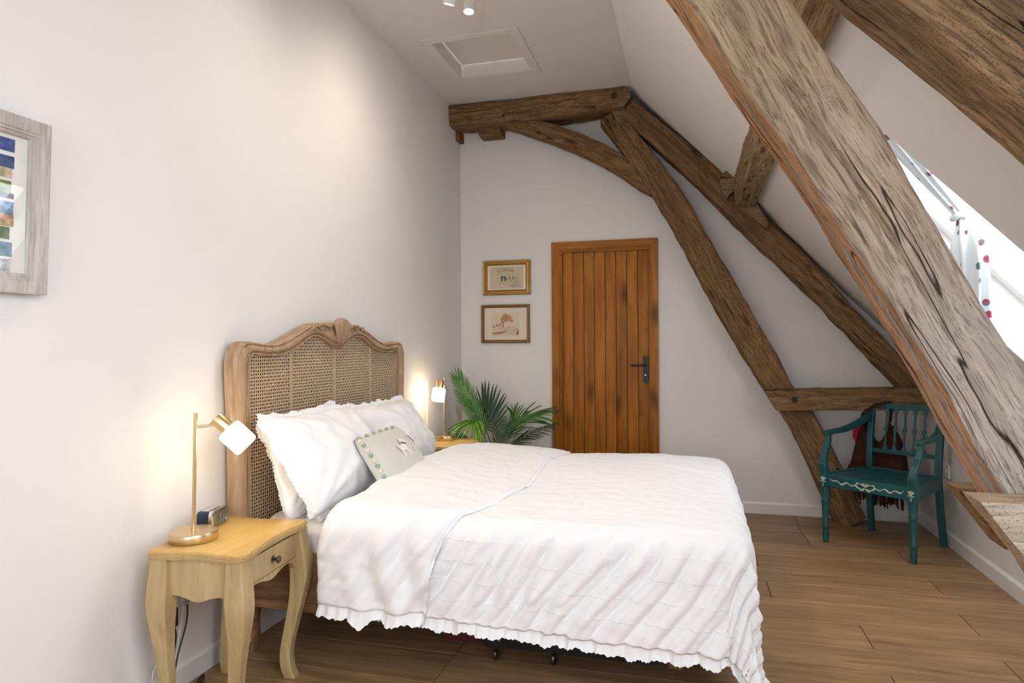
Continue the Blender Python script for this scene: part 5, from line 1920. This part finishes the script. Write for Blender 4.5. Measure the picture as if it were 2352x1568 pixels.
strap([(-0.115, yb_ - 0.03, 0.70), (-0.11, DEP + 0.075, 0.78), (-0.095, DEP + 0.062, 0.855), (-0.10, DEP + 0.05, 0.884), (-0.112, DEP + 0.025, 0.884), (-0.15, DEP + 0.02, 0.868), (-0.20, DEP + 0.01, 0.845), (-0.25, DEP + 0.0, 0.80), (-0.282, DEP + 0.05, 0.77), (-0.295, yb_ - 0.02, 0.72)], 0.022, 'strap')
MB().lathe([(0.004, -0.002), (0.011, -0.002), (0.011, 0.002), (0.004, 0.002)], 14, Matrix.Translation((-0.108, DEP + 0.06, 0.745)) @ Matrix.Rotation(math.pi / 2, 4, 'X')).build('ring', X['chrome'], bag)
m = MB()
m.add([(-0.345, yb_ - 0.03, 0.58), (-0.375, yb_ - 0.01, 0.62), (-0.365, yb_ - 0.01, 0.72), (-0.325, yb_ - 0.03, 0.745), (-0.30, yb_ - 0.03, 0.70)], [(0, 1, 2, 3, 4)])
m.build('pink_scarf', X['pink'], bag, solid=0.004)

# wall socket behind the chair
so = thing('wall_socket', 'small white socket on the knee wall behind the teal chair', 'socket', (R, 4.79, 0.465))
MB().box((-0.012, -0.043, -0.043), (0, 0.043, 0.043), 0.004).build('plate', X['white_plastic'], so, 40)
MB().lathe([(0.021, 0.0), (0.021, 0.004), (0.0, 0.004)], 16, Matrix.Translation((-0.012, 0, 0)) @ Matrix.Rotation(-math.pi / 2, 4, 'Y')).build('insert', X['white_plastic'], so, 40)

# ------------------------------------------------------------------ knotted curtain in the roof window
t = NT('floral_voile')
t.set(Roughness=0.9)
vv = t.coords()
c = (0.86, 0.90, 0.90)
vd = t.n('ShaderNodeTexVoronoi')
vd.inputs['Scale'].default_value = 15.0
t.l(vv, vd.inputs['Vector'])
dots = t.ramp(vd.outputs['Distance'], [(0.20, 1.0), (0.26, 0.0)])
cc = t.mix(t.ramp(t.noise(vv, 60, 2), [(0.45, 0.0), (0.55, 1.0)]), (0.55, 0.02, 0.06), (0.10, 0.20, 0.20))
stripe = t.math('MULTIPLY', t.ramp(t.math('SINE', t.math('MULTIPLY', t.n('ShaderNodeSeparateXYZ').outputs[0], 1.0)), [(0.9, 0.0), (1.0, 0.0)]), 0.0)
col_ = t.mix(dots, (0.72, 0.77, 0.78), cc)
t.color(col_)
tl = t.n('ShaderNodeBsdfTranslucent')
t.l(col_, tl.inputs['Color'])
mx = t.n('ShaderNodeMixShader')
mx.inputs[0].default_value = 0.15
t.l(t.b.outputs[0], mx.inputs[1])
t.l(tl.outputs[0], mx.inputs[2])
t.l(mx.outputs[0], t.out.inputs['Surface'])
X['voile'] = t.m
KN = Vector((2.995, 3.20, 1.81))          # the knot
cur = thing('curtain', 'knotted white floral curtain hanging in the roof window', 'curtain', KN)


def cur_pt(a, b):
    """a round the gathered cloth; b from the rod down to the knot (0.55) and on to the free end"""
    th = a * math.pi * 2
    if b < 0.55:
        d = 0.62 * (0.55 - b) / 0.55              # up along the glass
        c_ = SD * -d
        wy, wn = 0.026 + 0.05 * (d / 0.62) ** 0.9, 0.022
        nn = SN
        c_ = c_ + Vector((0, -0.30 * d, 0))
    else:
        q = (b - 0.55) / 0.45
        c_ = Vector((0.035 * q, -0.02 * q, -0.46 * q))
        wy = 0.028 + 0.075 * sm(0, 0.28, q) - 0.035 * sm(0.35, 1.0, q)
        wn = 0.026 + 0.022 * sm(0, 0.3, q)
        nn = Vector((1, 0, 0))
    k = min(1, abs(b - 0.55) * 7)
    pleat = 1 + (0.08 + 0.14 * k) * math.sin(th * 8 + 2 * noise.noise(Vector((a * 3, b * 3, 2))))
    return c_ + Vector((0, wy * math.cos(th) * pleat, 0)) + nn * (wn * math.sin(th) * pleat)


MB().grid(cur_pt, 96, 70).build('curtain_cloth', X['voile'], cur, 180)
m = MB().tube(catmull([(-0.03, 0.028, 0.012), (-0.04, 0.0, -0.004), (-0.028, -0.03, 0.008), (0.018, -0.028, 0.004), (0.03, 0.01, 0.0), (0.0, 0.035, 0.01), (-0.03, 0.028, 0.012)], 6), 0.014, 8)
m.build('knot', X['voile'], cur, 180)
rp = SD * -0.63
m = MB().tube([rp + Vector((0, -0.47, 0)), rp + Vector((0, 0.43, 0))], 0.007, 10)
m.build('curtain_rod', X['white_plastic'], cur, 60)

# white cable trunking on the left wall behind the far nightstand
tag(MB().box((0.0, 4.540, 0.10), (0.010, 4.556, 1.02), 0.002).build('cable_trunking', X['white_plastic'], None, 40), 'thin white cable trunking running up the left wall beside the far lamp', 'trunking')
